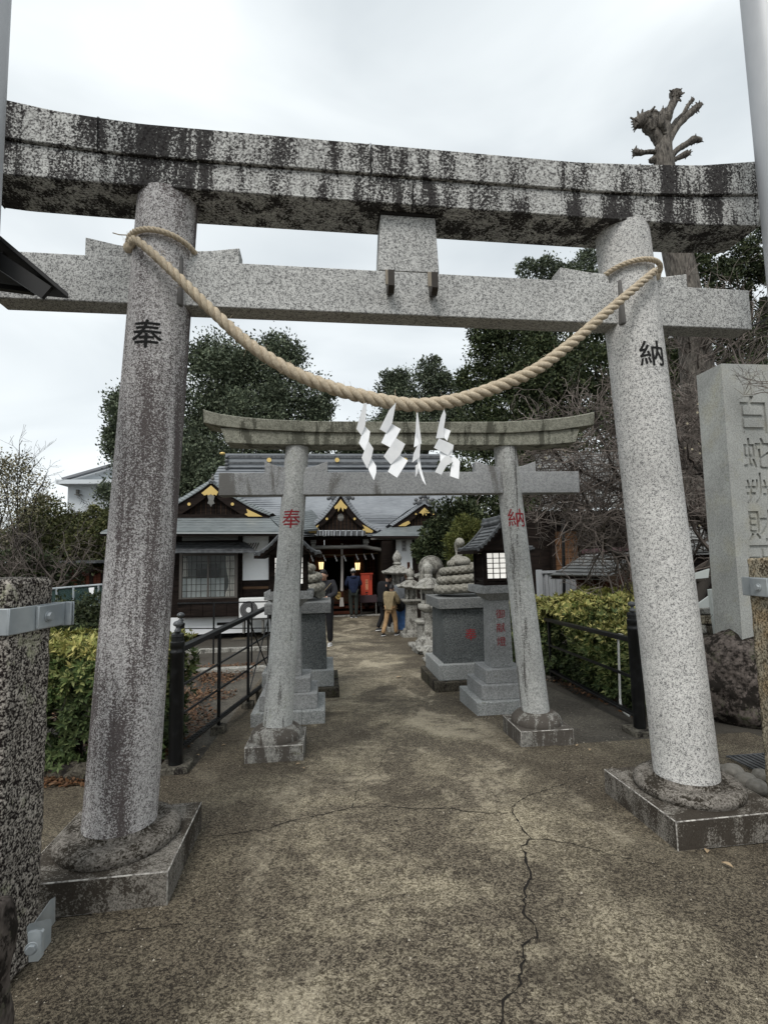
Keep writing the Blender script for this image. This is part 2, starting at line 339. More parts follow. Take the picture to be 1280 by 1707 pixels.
for i in range(len(jy)-1):
    y0, y1 = jy[i], jy[i+1]
    g = 0.0035 if i else 0
    xr = [(-1.02, 1.86)] if i < 3 else [(-1.02, 2.2)] if i < 5 else [(-1.02, 3.2)]
    if i == 6: xr = [(-2.6, 4.0)]
    for xa, xb in xr:
        b = MB()
        a0 = y0 + (g if i > 1 else 0); a1 = y1 - (.0035 if i >= 1 else 0)
        sk = .05 if i == 1 else 0; sk0 = .05 if i == 2 else 0
        top = [(xa, a0 + sk0, gz(a0) + .004), (xb, a0 - sk0, gz(a0) + .004), (xb, a1 - sk, gz(a1) + .004), (xa, a1 + sk, gz(a1) + .004)]
        b.pad([Vector(p) - Vector((0, 0, .03)) for p in top], (0, 0, .03))
        b.build('slab', CONC, path)
# cracks
CRACK = mat('crack_dark', (.012,.010,.008), 1.0)
def crack(pts, w0, w1, seed):
    rnd = random.Random(seed); P = [gp(*p) for p in pts]; fine = []
    for a, c_ in zip(P, P[1:]):
        n = max(2, int((c_-a).length/.025))
        for i in range(n): 
            t = i/n; q = a.lerp(c_, t); q += Vector((rnd.uniform(-1,1), rnd.uniform(-1,1), 0))*.009; fine.append(q)
    fine.append(P[-1]); b = MB(); rows = []
    for i, q in enumerate(fine):
        d = (fine[min(i+1, len(fine)-1)] - fine[max(i-1, 0)]).normalized(); s_ = Vector((-d.y, d.x, 0))
        w = lerp(w0, w1, i/len(fine))*rnd.uniform(.2, 1.25)*.42
        z = gz(q.y) + .0062
        rows.append([Vector((q.x, q.y, z)) - s_*w, Vector((q.x, q.y, z)) + s_*w])
    b.grid(rows); b.build('crack', CRACK, path)
cv = lambda l: [(400+x/1.4545, 1200+y/1.4545) for x, y in l]
crack(cv([(-60,285),(0,275),(60,268),(130,245),(200,232),(270,215),(350,212),(430,218),(510,216),(560,226),(650,228)]), .012, .009, 1)
crack(cv([(840,140),(800,152),(740,172),(690,190),(658,215),(665,240),(690,275),(705,290)]), .005, .014, 2)
crack(cv([(705,290),(685,310),(690,340),(705,380),(690,420),(685,470),(715,505),(718,530),(680,550),(690,590),(675,640),(640,690),(630,745)]), .016, .011, 3)
crack(cv([(705,290),(780,298),(860,318),(940,340),(1010,352)]), .010, .005, 4)
crack(cv([(270,215),(290,160),(340,110),(365,60)]), .007, .004, 5)
crack([(150,1562),(230,1552),(320,1540)], .006, .004, 6)
# loose grit and small pebbles on the paving
b = MB(); rnd = random.Random(77)
for i in range(2600):
    x, y = rnd.uniform(-1.6, 2.6), rnd.uniform(.9, 9)**1.0; r = rnd.uniform(.0015, .0045)*(1.6 if rnd.random() < .06 else 1)
    z = gz(y)+.004; a = rnd.uniform(0, 6.28)
    q = b.verts([(x+r*math.cos(a), y+r*math.sin(a), z), (x+r*math.cos(a+2.1), y+r*math.sin(a+2.1), z), (x+r*math.cos(a+4.2), y+r*math.sin(a+4.2), z), (x, y, z+r)]); b._f([(0,1,3),(1,2,3),(2,0,3)], q)
b.build('grit', mat('pale_grit', (.42,.38,.31), .9), kind='stuff')
# fallen leaves on the paving
for i, (px, py, s) in enumerate([(1212,1447,.05),(1178,1424,.04),(983,1253,.04),(962,1246,.03),(497,1277,.035),(506,1284,.025),(373,1245,.03),(340,1248,.03),(318,1243,.04),(330,1262,.03),(1296,1420,.03),(665,1130,.09),(590,1160,.04)]):
    if px > 1280: continue
    p = gp(px, py); p.z = gz(p.y) + .008
    b = MB(); n = 7; a0 = random.uniform(0, 6.28); rows = []
    for t in range(n):
        u = t/(n-1); w = s*.28*math.sin(math.pi*min(max(u, .03), .97)); z = .006*math.sin(u*3.1) + .004
        d = Vector((math.cos(a0), math.sin(a0), 0)); q = Vector((-d.y, d.x, 0))
        rows.append([d*(u-.5)*s - q*w + Vector((0,0,z+.004)), d*(u-.5)*s + Vector((0,0,z)), d*(u-.5)*s + q*w + Vector((0,0,z+.005))])
    b.grid(rows)
    if i == 0: LEAFY = mat('dry_leaf', (.36,.27,.17), .7)
    o = b.build('fallen_leaf', LEAFY); o.location = p
    tag(o, ['curled tan fallen leaf, the larger one in front of the right gate base', 'thin curled tan leaf close against the right gate base', 'pale leaf flake beside the small gate right base', 'tiny pale flake just left of the small gate right base corner', 'pale flake right below the small gate left base', 'tiny flake farther in front of the small gate left base', 'tan leaf flake on the ground midway along the left railing', 'pale flake between the left railing and the path', 'pale flake close to the foot of the black left corner post', 'small flake in front of the black left corner post', '', 'widest pale flake in the middle of the path beyond the small gate', 'small white flake on the path left of its centre beyond the small gate'][i], 'leaf', 'fallen leaves scattered on the ground')

# ------------------------------------------------------------------ writing
def text_mesh(s, size, thick=.012, cut=None, extrude=0.0):
    cu = bpy.data.curves.new('t', 'FONT'); cu.body = s; cu.size = 1.0; cu.align_x = 'CENTER'; cu.align_y = 'CENTER'; cu.offset = thick; cu.resolution_u = 3
    cu.extrude = extrude/size if size else 0
    ob = bpy.data.objects.new('t', cu); C.objects.link(ob)
    dg = bpy.context.evaluated_depsgraph_get(); me = bpy.data.meshes.new_from_object(ob.evaluated_get(dg))
    bpy.data.objects.remove(ob); bpy.data.curves.remove(cu)
    bm = bmesh.new(); bm.from_mesh(me); bpy.data.meshes.remove(me)
    if len(bm.verts) == 0: return bm
    xs = [v.co.x for v in bm.verts]; ys = [v.co.y for v in bm.verts]
    h = max(ys)-min(ys); mx = (max(xs)+min(xs))/2; my = (max(ys)+min(ys))/2
    for v in bm.verts: v.co = Vector(((v.co.x-mx)/h*size, (v.co.y-my)/h*size, v.co.z*size))
    if cut:
        bmesh.ops.triangulate(bm, faces=bm.faces)
        w = (max(xs)-min(xs))/h*size/2; x = -w
        while x < w:
            bmesh.ops.bisect_plane(bm, geom=bm.verts[:]+bm.edges[:]+bm.faces[:], plane_co=(x, 0, 0), plane_no=(1, 0, 0)); x += cut
    return bm
def glyph(name, s, size, m, parent, fn, cut=None, thick=.012):
    bm = text_mesh(s, size, thick, cut)
    for v in bm.verts: v.co = fn(v.co.x, v.co.y)
    me = bpy.data.meshes.new(name); bm.to_mesh(me); bm.free(); me.materials.append(m)
    o = bpy.data.objects.new(name, me); C.objects.link(o); o.parent = parent; return o

# ------------------------------------------------------------------ stone gates
def loft_beam(b, x0, x1, n, sec):
    rows = []
    for i in range(n+1):
        x = lerp(x0, x1, i/n); rows.append(sec(x))
    k_ = b.grid(rows, True); m = len(rows[0])
    b._f([tuple(range(m)), tuple(range((n+1)*m-1, n*m-1, -1))], k_)
def make_gate(g, S):
    s = S['s']; hs = S['hs']
    for sg, side in ((-1, 'L'), (1, 'R')):
        xb, xt = sg*S['pb'], sg*S['pt']; z0, z1 = hs+.02, S['zs']+.015; mp_ = S['pil'+side]
        MB().box(xb-s, xb+s, -s, s, 0, hs).build('base_slab', S['base'], g, bevel=.0045, wear=WORN)
        b = MB(); n = 40; rr = S['ring']; rows = []
        for r, h in rr:
            rows.append([((xb + (r+.0015*noise.noise(Vector((math.cos(a)*3, math.sin(a)*3, h*20+sg*5))))*math.cos(a)), (r+.0015*noise.noise(Vector((math.cos(a)*3, math.sin(a)*3, h*20+sg*5))))*math.sin(a), hs-.003+h) for a in [2*math.pi*i/n for i in range(n)]])
        k_ = b.grid(rows, True); b._f([tuple(range((len(rr)-1)*n, len(rr)*n))], k_)
        b.build('base_ring', S['ringm'], g, smooth=60)
        b = MB(); n = 48; rows = []
        for j in range(25):
            t = j/24; z = lerp(z0, z1, t); cx = lerp(xb, xt, t); r = lerp(S['rb'], S['rt'], t)
            rows.append([(cx + r*math.cos(2*math.pi*i/n), r*math.sin(2*math.pi*i/n), z) for i in range(n)])
        k_ = b.grid(rows, True); b._f([tuple(range(24*n, 25*n))], k_)
        b.build('pillar', mp_, g, smooth=60)
        ch, zc, hh, ink, xo = S['ch'+side]
        def fn(x, y, sg=sg, zc=zc, xb=xb, xt=xt):
            z = zc+y; t = (z-z0)/(z1-z0); cx = lerp(xb, xt, t); r = lerp(S['rb'], S['rt'], t) + .0022; a = (x+xo)/r
            return Vector((cx + r*math.sin(a), -r*math.cos(a), z))
        o = glyph('carved_character', ch, hh, ink, g, fn, cut=.012, thick=0)
        me = o.data; vs = [v.co.copy() for v in me.vertices]; fs = [tuple(p.vertices) for p in me.polygons]; n_ = len(vs); V = []; Fc = []
        for q_, (dx, dz) in enumerate(((0,0),(.0022,.0016),(-.0018,.002)) if S['k'] == 1 else ((0,0),(.0015,.0012))):
            V += [(v.x+dx, v.y-q_*.0003, v.z+dz) for v in vs]; Fc += [tuple(i+q_*n_ for i in f) for f in fs]
        me.clear_geometry(); me.from_pydata(V, [], Fc); me.update()
    for xa, xb_ in S['ksegs']:
        b = MB()
        def sec(x):
            zb, zt = interp(S['kbot'], x), interp(S['ktop'], x); a, c_ = S['kw']
            return [(x, -a, zb), (x, -c_, zt-.006), (x, -c_+.02, zt), (x, 0, zt+S['cr']), (x, c_-.02, zt), (x, c_, zt-.006), (x, a, zb)]
        loft_beam(b, xa, xb_, max(6, int((xb_-xa)/.06)), sec); b.build('top_lintel', S['lint'], g, bevel=.004, seg=1)
    for xa, xb_ in S['ssegs']:
        b = MB()
        def sec(x):
            f = 1 if x > 0 else -1
            zb, zt = interp(S['sbot'], x), interp(S['kbot'], x)-.0008; a = S['sw']
            return [(x, -a, zb), (x, -a-.004, zt), (x, a+.004, zt), (x, a, zb)]
        loft_beam(b, xa, xb_, max(6, int((xb_-xa)/.06)), sec)
        sl = S.get('slant', 0)
        if sl: b.v = [((x + (1 if x > 0 else -1)*sl*(z-S['zs']) if abs(x) > S['smax']-.01 else x), y, z) for x, y, z in b.v]
        b.build('lower_lintel', S['lint'], g, bevel=.004, seg=1)
    a = S['nw']
    for xa, xb_ in S['nsegs']: MB().box(xa, xb_, -a, a, S['n0'], S['n1']).build('tie_beam', S['nm'], g, bevel=.006)
    for x_in, x_out, zi, zo in S['wedges']:
        MB().prism([(x_in, S['n1']-.002), (x_out, S['n1']-.002), (x_out, zo), (lerp(x_in, x_out, .45), lerp(zi, zo, .3)), (x_in, zi)], -a*.85, a*.85).build('wedge', S['nm'], g, bevel=.005)

g1 = thing('torii_gate', 'large weathered granite gate nearest the camera, black streaked lintel, rope slung across it', 'gate', (0.5058, 2.7786, 0), rotz=.015)
make_gate(g1, dict(k=1, s=.3235, hs=.1446, pb=1.545, pt=1.372, rb=.17, rt=.157, zs=3.5045, base=G_BASE, ringm=G_RING, pilL=G_PIL_L, pilR=G_PIL,
    ring=[(.272,0),(.284,.02),(.282,.042),(.262,.062),(.235,.07),(.205,.068),(.185,.062),(.176,.07),(.172,.085)],
    chL=('奉', 2.678, .15, INK_BLACK, -.004), chR=('納', 2.668, .15, INK_BLACK, -.012),
    kbot=[(-2.5,3.74),(-2.16,3.700),(-1.81,3.675),(-1.47,3.660),(-.95,3.658),(1.14,3.660),(1.43,3.667),(1.82,3.691),(2.3,3.733)],
    ktop=[(-2.5,3.975),(-2.15,3.909),(-1.9,3.870),(-1.68,3.852),(-1.47,3.838),(1.0,3.832),(1.43,3.854),(1.82,3.884),(2.3,3.958)],
    sbot=[(-2.4,3.535),(-2.16,3.515),(-1.8,3.507),(-1.47,3.5045),(1.43,3.504),(1.81,3.508),(2.3,3.535)],
    kw=(.168,.176), cr=.03, ksegs=[(-2.42,-1.683),(-1.677,-.243),(-.237,1.40),(1.405,2.245)], sw=.1447, ssegs=[(-2.30,-.003),(.003,2.212)], smax=2.212, lint=G_KAS,
    nw=.0682, n0=2.8857, n1=3.1455, nm=G_NUKI, nsegs=[(-2.2124,-1.40),(-1.38,1.38),(1.40,2.1693)],
    wedges=[(-1.48,-1.776,3.205,3.252),(-1.24,-.972,3.205,3.240),(1.23,.915,3.205,3.235),(1.48,1.753,3.200,3.238)]))
b = MB(); q = b.verts([(-.197,-.07,3.1462),(.160,-.07,3.1462),(.160,.07,3.1462),(-.197,.07,3.1462),(-.176,-.07,3.487),(.146,-.07,3.487),(.146,.07,3.487),(-.176,.07,3.487)])
b._f([(0,3,2,1),(4,5,6,7),(0,1,5,4),(1,2,6,5),(2,3,7,6),(3,0,4,7)], q); b.build('central_strut', G_NUKI, g1, bevel=.005)
MORT_RECESS = mat('dark_mortar_and_recess', (.022,.02,.019), .95)  # real mortar; also colours flat plates that stand for shaded openings
MB().box(-.185, .155, -.082, .08, 3.487, 3.503).build('mortar_joint', MORT_RECESS, g1, bevel=.004)
MORT2 = mat('grey_mortar', (.13,.125,.12), .95)
for sg in (-1, 1):
    x = sg*1.262
    MB().box(min(x, x+sg*.05), max(x, x+sg*.05), -.108, .085, 2.868, 3.150).build('mortar_collar', MORT2, g1, bevel=.01)
for x in (-.157, .090):
    br = MB().box(x, x+.040, -.076, -.069, 3.06, 3.149).build('sign_bracket', STRAP, g1, bevel=.002)
    b = MB(); prof = [(-.0765, 3.03), (-.0765, 2.995), (-.13, 2.975), (-.165, 3.005), (-.165, 3.095), (-.150, 3.095), (-.150, 3.02), (-.125, 2.998), (-.092, 3.012), (-.0765, 3.06)]
    n = len(prof); q = b.verts([(x+.003, y, z) for y, z in prof] + [(x+.038, y, z) for y, z in prof])
    b._f([tuple(range(n)), tuple(range(2*n-1, n-1, -1))], q); b._f([(i, n+i, n+(i+1) % n, (i+1) % n) for i in range(n)], q)
    h = b.build('hook', BRASS, br)

KS = (1.5+.08)/1.5
g2 = thing('torii_gate', 'smaller pale granite gate with red characters and mossy green curved lintel', 'gate', (0.6812, 4.315, -.08)); g2.rotation_euler.z = -.0145; g2.scale = (KS,)*3
make_gate(g2, dict(k=2, s=.2133, hs=.1371, pb=1.047, pt=.880, rb=.114, rt=.094, zs=2.424, base=G2_BASE, ringm=G2_BASE, pilL=G2_PIL, pilR=G2_PIL,
    ring=[(.198,0),(.202,.02),(.195,.045),(.175,.072),(.150,.088),(.125,.096),(.118,.098)],
    chL=('奉', 1.829, .150, INK_RED, 0), chR=('納', 1.812, .150, INK_RED, -.006),
    kbot=[(-1.61,2.598),(-1.457,2.567),(-1.228,2.544),(-.755,2.524),(-.17,2.519),(.891,2.523),(1.312,2.55),(1.65,2.600)],
    ktop=[(-1.64,2.715),(-1.504,2.673),(-1.305,2.645),(-1.085,2.627),(-.753,2.615),(.126,2.613),(.837,2.62),(1.15,2.637),(1.415,2.665),(1.68,2.715)],
    sbot=[(-1.5,2.449),(-1.43,2.441),(-1.23,2.430),(-.756,2.424),(.946,2.424),(1.262,2.431),(1.52,2.457)],
    kw=(.128,.142), cr=.02, ksegs=[(-1.60,1.628)], sw=.105, ssegs=[(-1.425,1.455)], smax=1.425, slant=.35, lint=G2_TOP,
    nw=.062, n0=2.0231, n1=2.207, nm=G2_BEAM, nsegs=[(-1.4951,-.93),(-.93,.93),(.93,1.5035)],
    wedges=[(-.95,-1.137,2.245,2.300),(-.82,-.632,2.245,2.300),(.82,.604,2.245,2.297),(.94,1.128,2.245,2.297)]))
k = NT(G2_TOP)

# ------------------------------------------------------------------ rope and paper streamers
rope = thing('sacred_rope', 'thick twisted straw rope hanging in a curve across the large gate', 'rope', (0.5058, 2.7786, 0), rotz=.015)
ctrl = [(-1.528,-.06,3.20),(-1.50,-.165,3.175),(-1.44,-.215,3.135),(-1.273,-.222,2.98),(-1.093,-.22,2.797),(-.882,-.22,2.604),(-.669,-.22,2.470),(-.453,-.22,2.386),(-.296,-.22,2.347),(-.169,-.22,2.322),(-.008,-.22,2.309),(.19,-.22,2.340),(.394,-.22,2.408),(.64,-.22,2.518),(.861,-.22,2.677),(1.091,-.22,2.872),(1.288,-.218,3.036),(1.40,-.205,3.13),(1.46,-.15,3.18),(1.50,-.07,3.20)]
def catmull(P, n):
    P = [Vector(p) for p in P]; out_ = []
    for i in range(len(P)-1):
        a, b_, c_, d = P[max(i-1, 0)], P[i], P[i+1], P[min(i+2, len(P)-1)]
        for j in range(n):
            t = j/n; out_.append(.5*((2*b_) + (c_-a)*t + (2*a-5*b_+4*c_-d)*t*t + (-a+3*b_-3*c_+d)*t**3))
    out_.append(P[-1]); return out_
def resample(P, step):
    o = [P[0]]; acc = 0
    for a, b_ in zip(P, P[1:]):
        d = (b_-a).length
        while acc + d >= step:
            t = (step-acc)/d; a = a.lerp(b_, t); o.append(a.copy()); d = (b_-a).length; acc = 0
        acc += d
    return o
def twisted(parent, path, rad, pitch, nst=3, step=.010, name='strand', seg=8, m=ROPE):
    path = resample(path, step); n = len(path); L_ = n*step; ph = 0; phs = []
    for i in range(n):
        phs.append(ph); ph += 2*math.pi*step/(pitch(rad(i/(n-1))))
    u = None; fr = []
    for i in range(n):
        d = (path[min(i+1, n-1)]-path[max(i-1, 0)]).normalized()
        u = d.orthogonal().normalized() if u is None else (u-d*u.dot(d)).normalized(); fr.append((u, d.cross(u)))
    for s_ in range(nst):
        pts = []; rr = []
        for i in range(n):
            r = rad(i/(n-1)); a = phs[i] + 2*math.pi*s_/nst; u, w = fr[i]
            pts.append(path[i] + (u*math.cos(a)+w*math.sin(a))*r*.53); rr.append(r*.535)
        MB().tube(pts, rr, seg).build(name, m, parent, smooth=70)
def rad_main(t): return .0165 + .0200*math.sin(math.pi*min(max(t, 0), 1))**.8
twisted(rope, catmull(ctrl, 12), rad_main, lambda r: .05 + r*3.4)
for cx, y0, tl, sd in ((-1.385, 0, (3.195, 3.215), -1), (1.39, 0, (3.20, 3.235), 1)):
    pts = []
    for i in range(49):
        a = 2*math.pi*i/48; c_, s_ = math.cos(a), math.sin(a)
        z = 3.205 - .035*sd*-c_*1 + (.012 if s_ < 0 else 0) if sd < 0 else 3.215 + .0*c_ - .03*(-c_)*-1*0 + .02*(-s_) + .012*c_
        if sd < 0: z = 3.205 + .03*(-c_)*.6 + .028*(-s_)
        pts.append(Vector((cx + .183*c_, .183*s_, z)))
    twisted(rope, pts, lambda t: .0155, lambda r: .07, name='pillar_loop')
b = MB(); b.ball((-1.555,-.05,3.205), (.03,.035,.035), 10, 8); b.ball((-1.545,-.065,3.235), (.018,.02,.03), 8, 6); b.tube([(-1.545,-.06,3.25),(-1.55,-.06,3.275),(-1.60,-.07,3.268),(-1.63,-.08,3.27)], .003, 5)
b.build('knot', ROPE, rope, smooth=60)
b = MB(); b.ball((1.545,-.05,3.215), (.03,.035,.035), 10, 8); b.tube([(1.54,-.05,3.24),(1.55,-.06,3.27)], .006, 5); b.build('knot', ROPE, rope, smooth=60)
# loose straw fibres on the rope
b = MB(); pth = catmull(ctrl, 12)
for i in range(320):
    p = random.choice(pth[12:-12]); d = Vector((random.uniform(-1,1), random.uniform(-1,.2), random.uniform(-1,1))).normalized()
    l_ = random.uniform(.3, 1.4); b.tube([p + d*.022, p + d*.040, p + d*(.040+.012*l_) + Vector((random.uniform(-.016,.016), 0, random.uniform(-.014,.014)))*l_], .0006, 3, False)
o = b.build('loose_fibre', ROPE, rope, kind='stuff')

def gl1(px, py, yl):
    # point of the large gate's own frame on the vertical plane y = yl
    d = ray(px, py); a = .015; ca, sa = math.cos(a), math.sin(a); ox, oy = -0.5058, -2.7786
    o0 = Vector((ox*ca+oy*sa, -ox*sa+oy*ca)); dd = Vector((d.x*ca+d.y*sa, -d.x*sa+d.y*ca)); t = (yl-o0.y)/dd.y
    return Vector((o0.x+dd.x*t, yl, EYE+d.z*t))
sh = lambda l: [(560+x/5.333, 600+y/5.333) for x, y in l]
STREAM = [
 ('leftmost paper streamer on the rope, folded in a slim twisted zigzag', [
  [(245,392),(272,388),(262,575),(228,665),(182,608)], [(252,578),(305,635),(290,722),(250,812),(203,740),(230,662)], [(285,722),(332,790),(315,872),(278,962),(228,868),(252,808)], [(317,870),(358,942),(358,1000),(335,1072),(295,990),(282,948)]]),
 ('widest paper streamer on the rope, second from the left, broad square folds', [
  [(530,385),(510,505),(500,560),(450,645),(390,612),(470,450)], [(498,563),(578,612),(530,702),(478,780),(400,738),(448,640)], [(530,698),(614,750),(570,845),(490,925),(424,855),(478,775)], [(568,842),(640,893),(540,1050),(460,995),(500,915)]]),
 ('narrow paper streamer seen edge-on, third from the left on the rope', [
  [(712,478),(722,475),(765,740),(745,742),(718,640),(706,662)], [(706,655),(722,640),(748,735),(718,765),(690,780)], [(722,760),(748,735),(745,862),(680,910),(690,830)], [(722,880),(746,862),(756,960),(795,1118),(765,1075),(735,985),(725,900)], [(705,940),(735,918),(728,1000),(708,1040)]]),
 ('rightmost paper streamer on the rope, its lowest fold curled into an arch', [
  [(955,445),(973,490),(960,600),(965,690),(892,692),(925,520)], [(955,598),(1020,628),(985,722),(962,696)], [(912,700),(985,728),(1047,758),(1000,845),(870,780)], [(925,800),(1000,843),(1047,760),(1030,850),(960,870),(922,915)], [(1000,850),(960,862),(918,918),(882,995),(940,1018),(985,938),(1040,905)], [(1000,850),(1060,858),(1103,898),(1085,1062),(1008,1035),(1022,950),(1040,905)]])]
for lab, quads in STREAM:
    cx = sum(p[0] for p in sh(quads[0]))/len(quads[0]); top = gl1(*sh([quads[0][0]])[0], -.235)
    root = thing('paper_streamer', lab, 'paper streamer', (0,0,0), 'white paper streamers hanging from the rope')
    wl = g1_m = Matrix.Translation((0.5058, 2.7786, 0)) @ Matrix.Rotation(.015, 4, 'Z')
    root.matrix_world = g1_m @ Matrix.Translation(top)
    for i, qd in enumerate(quads):
        y = -.235 + (.007 if i % 2 else -.007)
        pts = [gl1(*p, y) for p in sh(qd)]; zc = sum(p.z for p in pts)/len(pts)
        pts = [p + Vector((0, (p.z-zc)*(.16 if i % 2 else -.16), 0)) for p in pts]
        o = MB().pad([p-top for p in pts], (0, .0012, 0)).build('paper_fold', PAPER, root)
    MB().tube([(0,0,-.004),(.004,.0,.02),(0,.02,.065),(0,.005,.075)], .0016, 5).build('string', ROPE, root)
# ------------------------------------------------------------------ wooden lanterns on granite posts
def curve_prof(hw, zt, ze, n=10, p=1.7):
    return [(-hw + hw*i/n*1.0, ze + (zt-ze)*(i/n)**p) for i in range(n+1)]
def wooden_lantern(x, y, lab, ph=''):
    z = gz(y)
    t = thing('votive_lantern', lab, 'lantern', (x, y, z), 'wooden roofed lanterns on granite posts either side of the path')
    sl = MB(); sl.box(-.36, .13, -.35, .35, -.1, .150); sl.build('base_step', G_PLINTH, t, bevel=.006)
    MB().box(.133, .36, -.35, .35, -.1, .150).build('base_step', G_PLINTH, t, bevel=.006)
    MB().box(-.285, .285, -.28, .28, .150, .298).build('base_step', G_LANT, t, bevel=.006)
    MB().box(-.215, .215, -.215, .215, .298, .440).build('base_step', G_LANT, t, bevel=.006)
    MB().frus(0, 0, .440, 1.150, .122, .122, .112, .112).build('shaft', G_LANT, t, bevel=.005)
    b = MB(); b.frus(0, 0, 1.150, 1.235, .113, .113, .21, .21); b.build('corbel', G_LANT, t, bevel=.004)
    MB().box(-.245, .245, -.245, .245, 1.235, 1.318).build('tray', G_LANT, t, bevel=.005)
    hb = .165; z0, z1 = 1.319, 1.705
    b = MB()
    for sx in (-1, 1):
        for sy in (-1, 1): b.box(sx*hb-.022, sx*hb+.022, sy*hb-.022, sy*hb+.022, z0, z1)
    for zz in (z0, z0+.045, z1-.04):
        for s_ in (-1, 1):
            b.box(-hb+.018, hb-.018, s_*hb-.012, s_*hb+.012, zz+.001, zz+.028); b.box(s_*hb-.012, s_*hb+.012, -hb+.018, hb-.018, zz+.001, zz+.028)
    b.box(-hb+.02, hb-.02, -hb+.02, hb-.02, z0+.002, z0+.012)
    b.build('frame', DWOOD, t)
    for s_ in (-1, 1):
        for ax in (0, 1):
            if ax == 1:                        # side faces: vertical slats
                for i in range(7):
                    yy = -hb+.035 + i*(2*hb-.07)/6; MB().box(s_*hb-.006, s_*hb+.006, yy-.007, yy+.007, z0+.074, z1-.042).build('slat', DWOOD, t)
                continue
            b = MB(); b.box(-hb+.019, hb-.019, s_*(hb-.004)-.0015, s_*(hb-.004)+.0015, z0+.074, z1-.041); pn = b.build('paper_window', LAMPPAPER, t)
            for i in range(1, 4):
                xx = -hb+.019 + i*(2*hb-.038)/4; MB().box(xx-.004, xx+.004, s_*(hb+.003)-.004, s_*(hb+.003)+.004, z0+.074, z1-.041).build('muntin', DWOOD, pn)
            for i in range(1, 5):
                zz = z0+.074 + i*(z1-z0-.115)/5; MB().box(-hb+.019, hb-.019, s_*(hb+.003)-.0035, s_*(hb+.003)+.0035, zz-.004, zz+.004).build('muntin', DWOOD, pn)
    # curved roof, ridge running front to back
    hw, dy = .335, .33; zt, ze = 1.97, 1.665
    def prof(s_, off=0): return [(s_*(hw*(1-i/10)), ze + off + (zt-ze)*(i/10)**1.35 + (.030*(1-i/10)**6)) for i in range(11)]
    b = MB()
    for s_ in (-1, 1):
        p = prof(s_); q = prof(s_, -.035)
        poly = p + q[::-1]; b.prism(poly, -dy, dy)
    b.build('roof', DWOOD, t)
    for s_ in (-1, 1):
        for j in range(9):                       # tile courses laid over the curve
            b = MB(); i0 = j*10/9; 
            xa = s_*hw*(1-j/9); xb_ = s_*hw*(1-(j+1)/9)
            fz = lambda x: ze + (zt-ze)*(1-abs(x)/hw)**1.35 + .030*(abs(x)/hw)**6
            b.prism([(xa, fz(xa)+.003), (xb_, fz(xb_)+.003), (xb_, fz(xb_)+.010), (xa+s_*.006, fz(xa)+.022)], -dy+.003, dy-.003); b.build('tile_course', TILE, t)
    for yy in (-dy+.03, dy-.03):
        for s_ in (-1, 1):
            b = MB(); pts = [(s_*hw*(1-i/8)*.97, yy, ze+(zt-ze)*(i/8)**1.35+.030*(1-i/8)**6+.024) for i in range(9)]; b.tube(pts, .018, 7)
            vt = b.build('verge_tile', TILE, t, smooth=50)
            for i in range(1, 8):
                if yy < 0: MB().tube([(s_*hw*(1-i/8)*.97, yy-.045, ze+(zt-ze)*(i/8)**1.35+.018), (s_*hw*(1-i/8)*.97, yy-.0, ze+(zt-ze)*(i/8)**1.35+.018)], .015, 7).build('round_tile_end', TILE, vt, smooth=50)
    b = MB(); b.tube([(0, -dy-.02, zt+.035), (0, 0, zt+.03), (0, dy+.02, zt+.035)], .032, 8); b.tube([(0, -dy-.03, zt+.085), (0, dy+.03, zt+.085)], .016, 7); b.box(-.022, .022, -dy, dy, zt+.03, zt+.08)
    b.ball((0, -dy-.02, zt+.06), (.05,.02,.055), 8, 6); b.build('ridge_tile', TILE, t, smooth=50)
    for yy in (-dy+.05, dy-.08): MB().prism([(-hw*.62, ze+.03), (hw*.62, ze+.03), (0, zt-.05)], yy, yy+.03).build('gable_board', DWOOD, t)
    for i, ch in enumerate('御献燈'):
        zc = 1.005-.145*i
        for s_ in (1,):
            glyph('carved_character', ch, .098, INK_RED, t, lambda a, c_, zc=zc: Vector((a+.002, -(.122-.010*((zc+c_)-.44)/.71)-.0032, zc+c_)), thick=0)
    return t
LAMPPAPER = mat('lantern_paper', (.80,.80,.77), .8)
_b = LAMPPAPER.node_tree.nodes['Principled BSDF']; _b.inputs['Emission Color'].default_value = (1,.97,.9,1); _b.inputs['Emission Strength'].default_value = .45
pL = gp(536, 1207); pR = gp(796, 1194)
lanL = wooden_lantern(pL.x-.325, pL.y+.35, 'roofed wooden lantern half hidden behind the left pillar of the small gate')
lanR = wooden_lantern(pR.x+.36, pR.y+.35, 'roofed wooden lantern with bright paper windows on a red-lettered granite post')

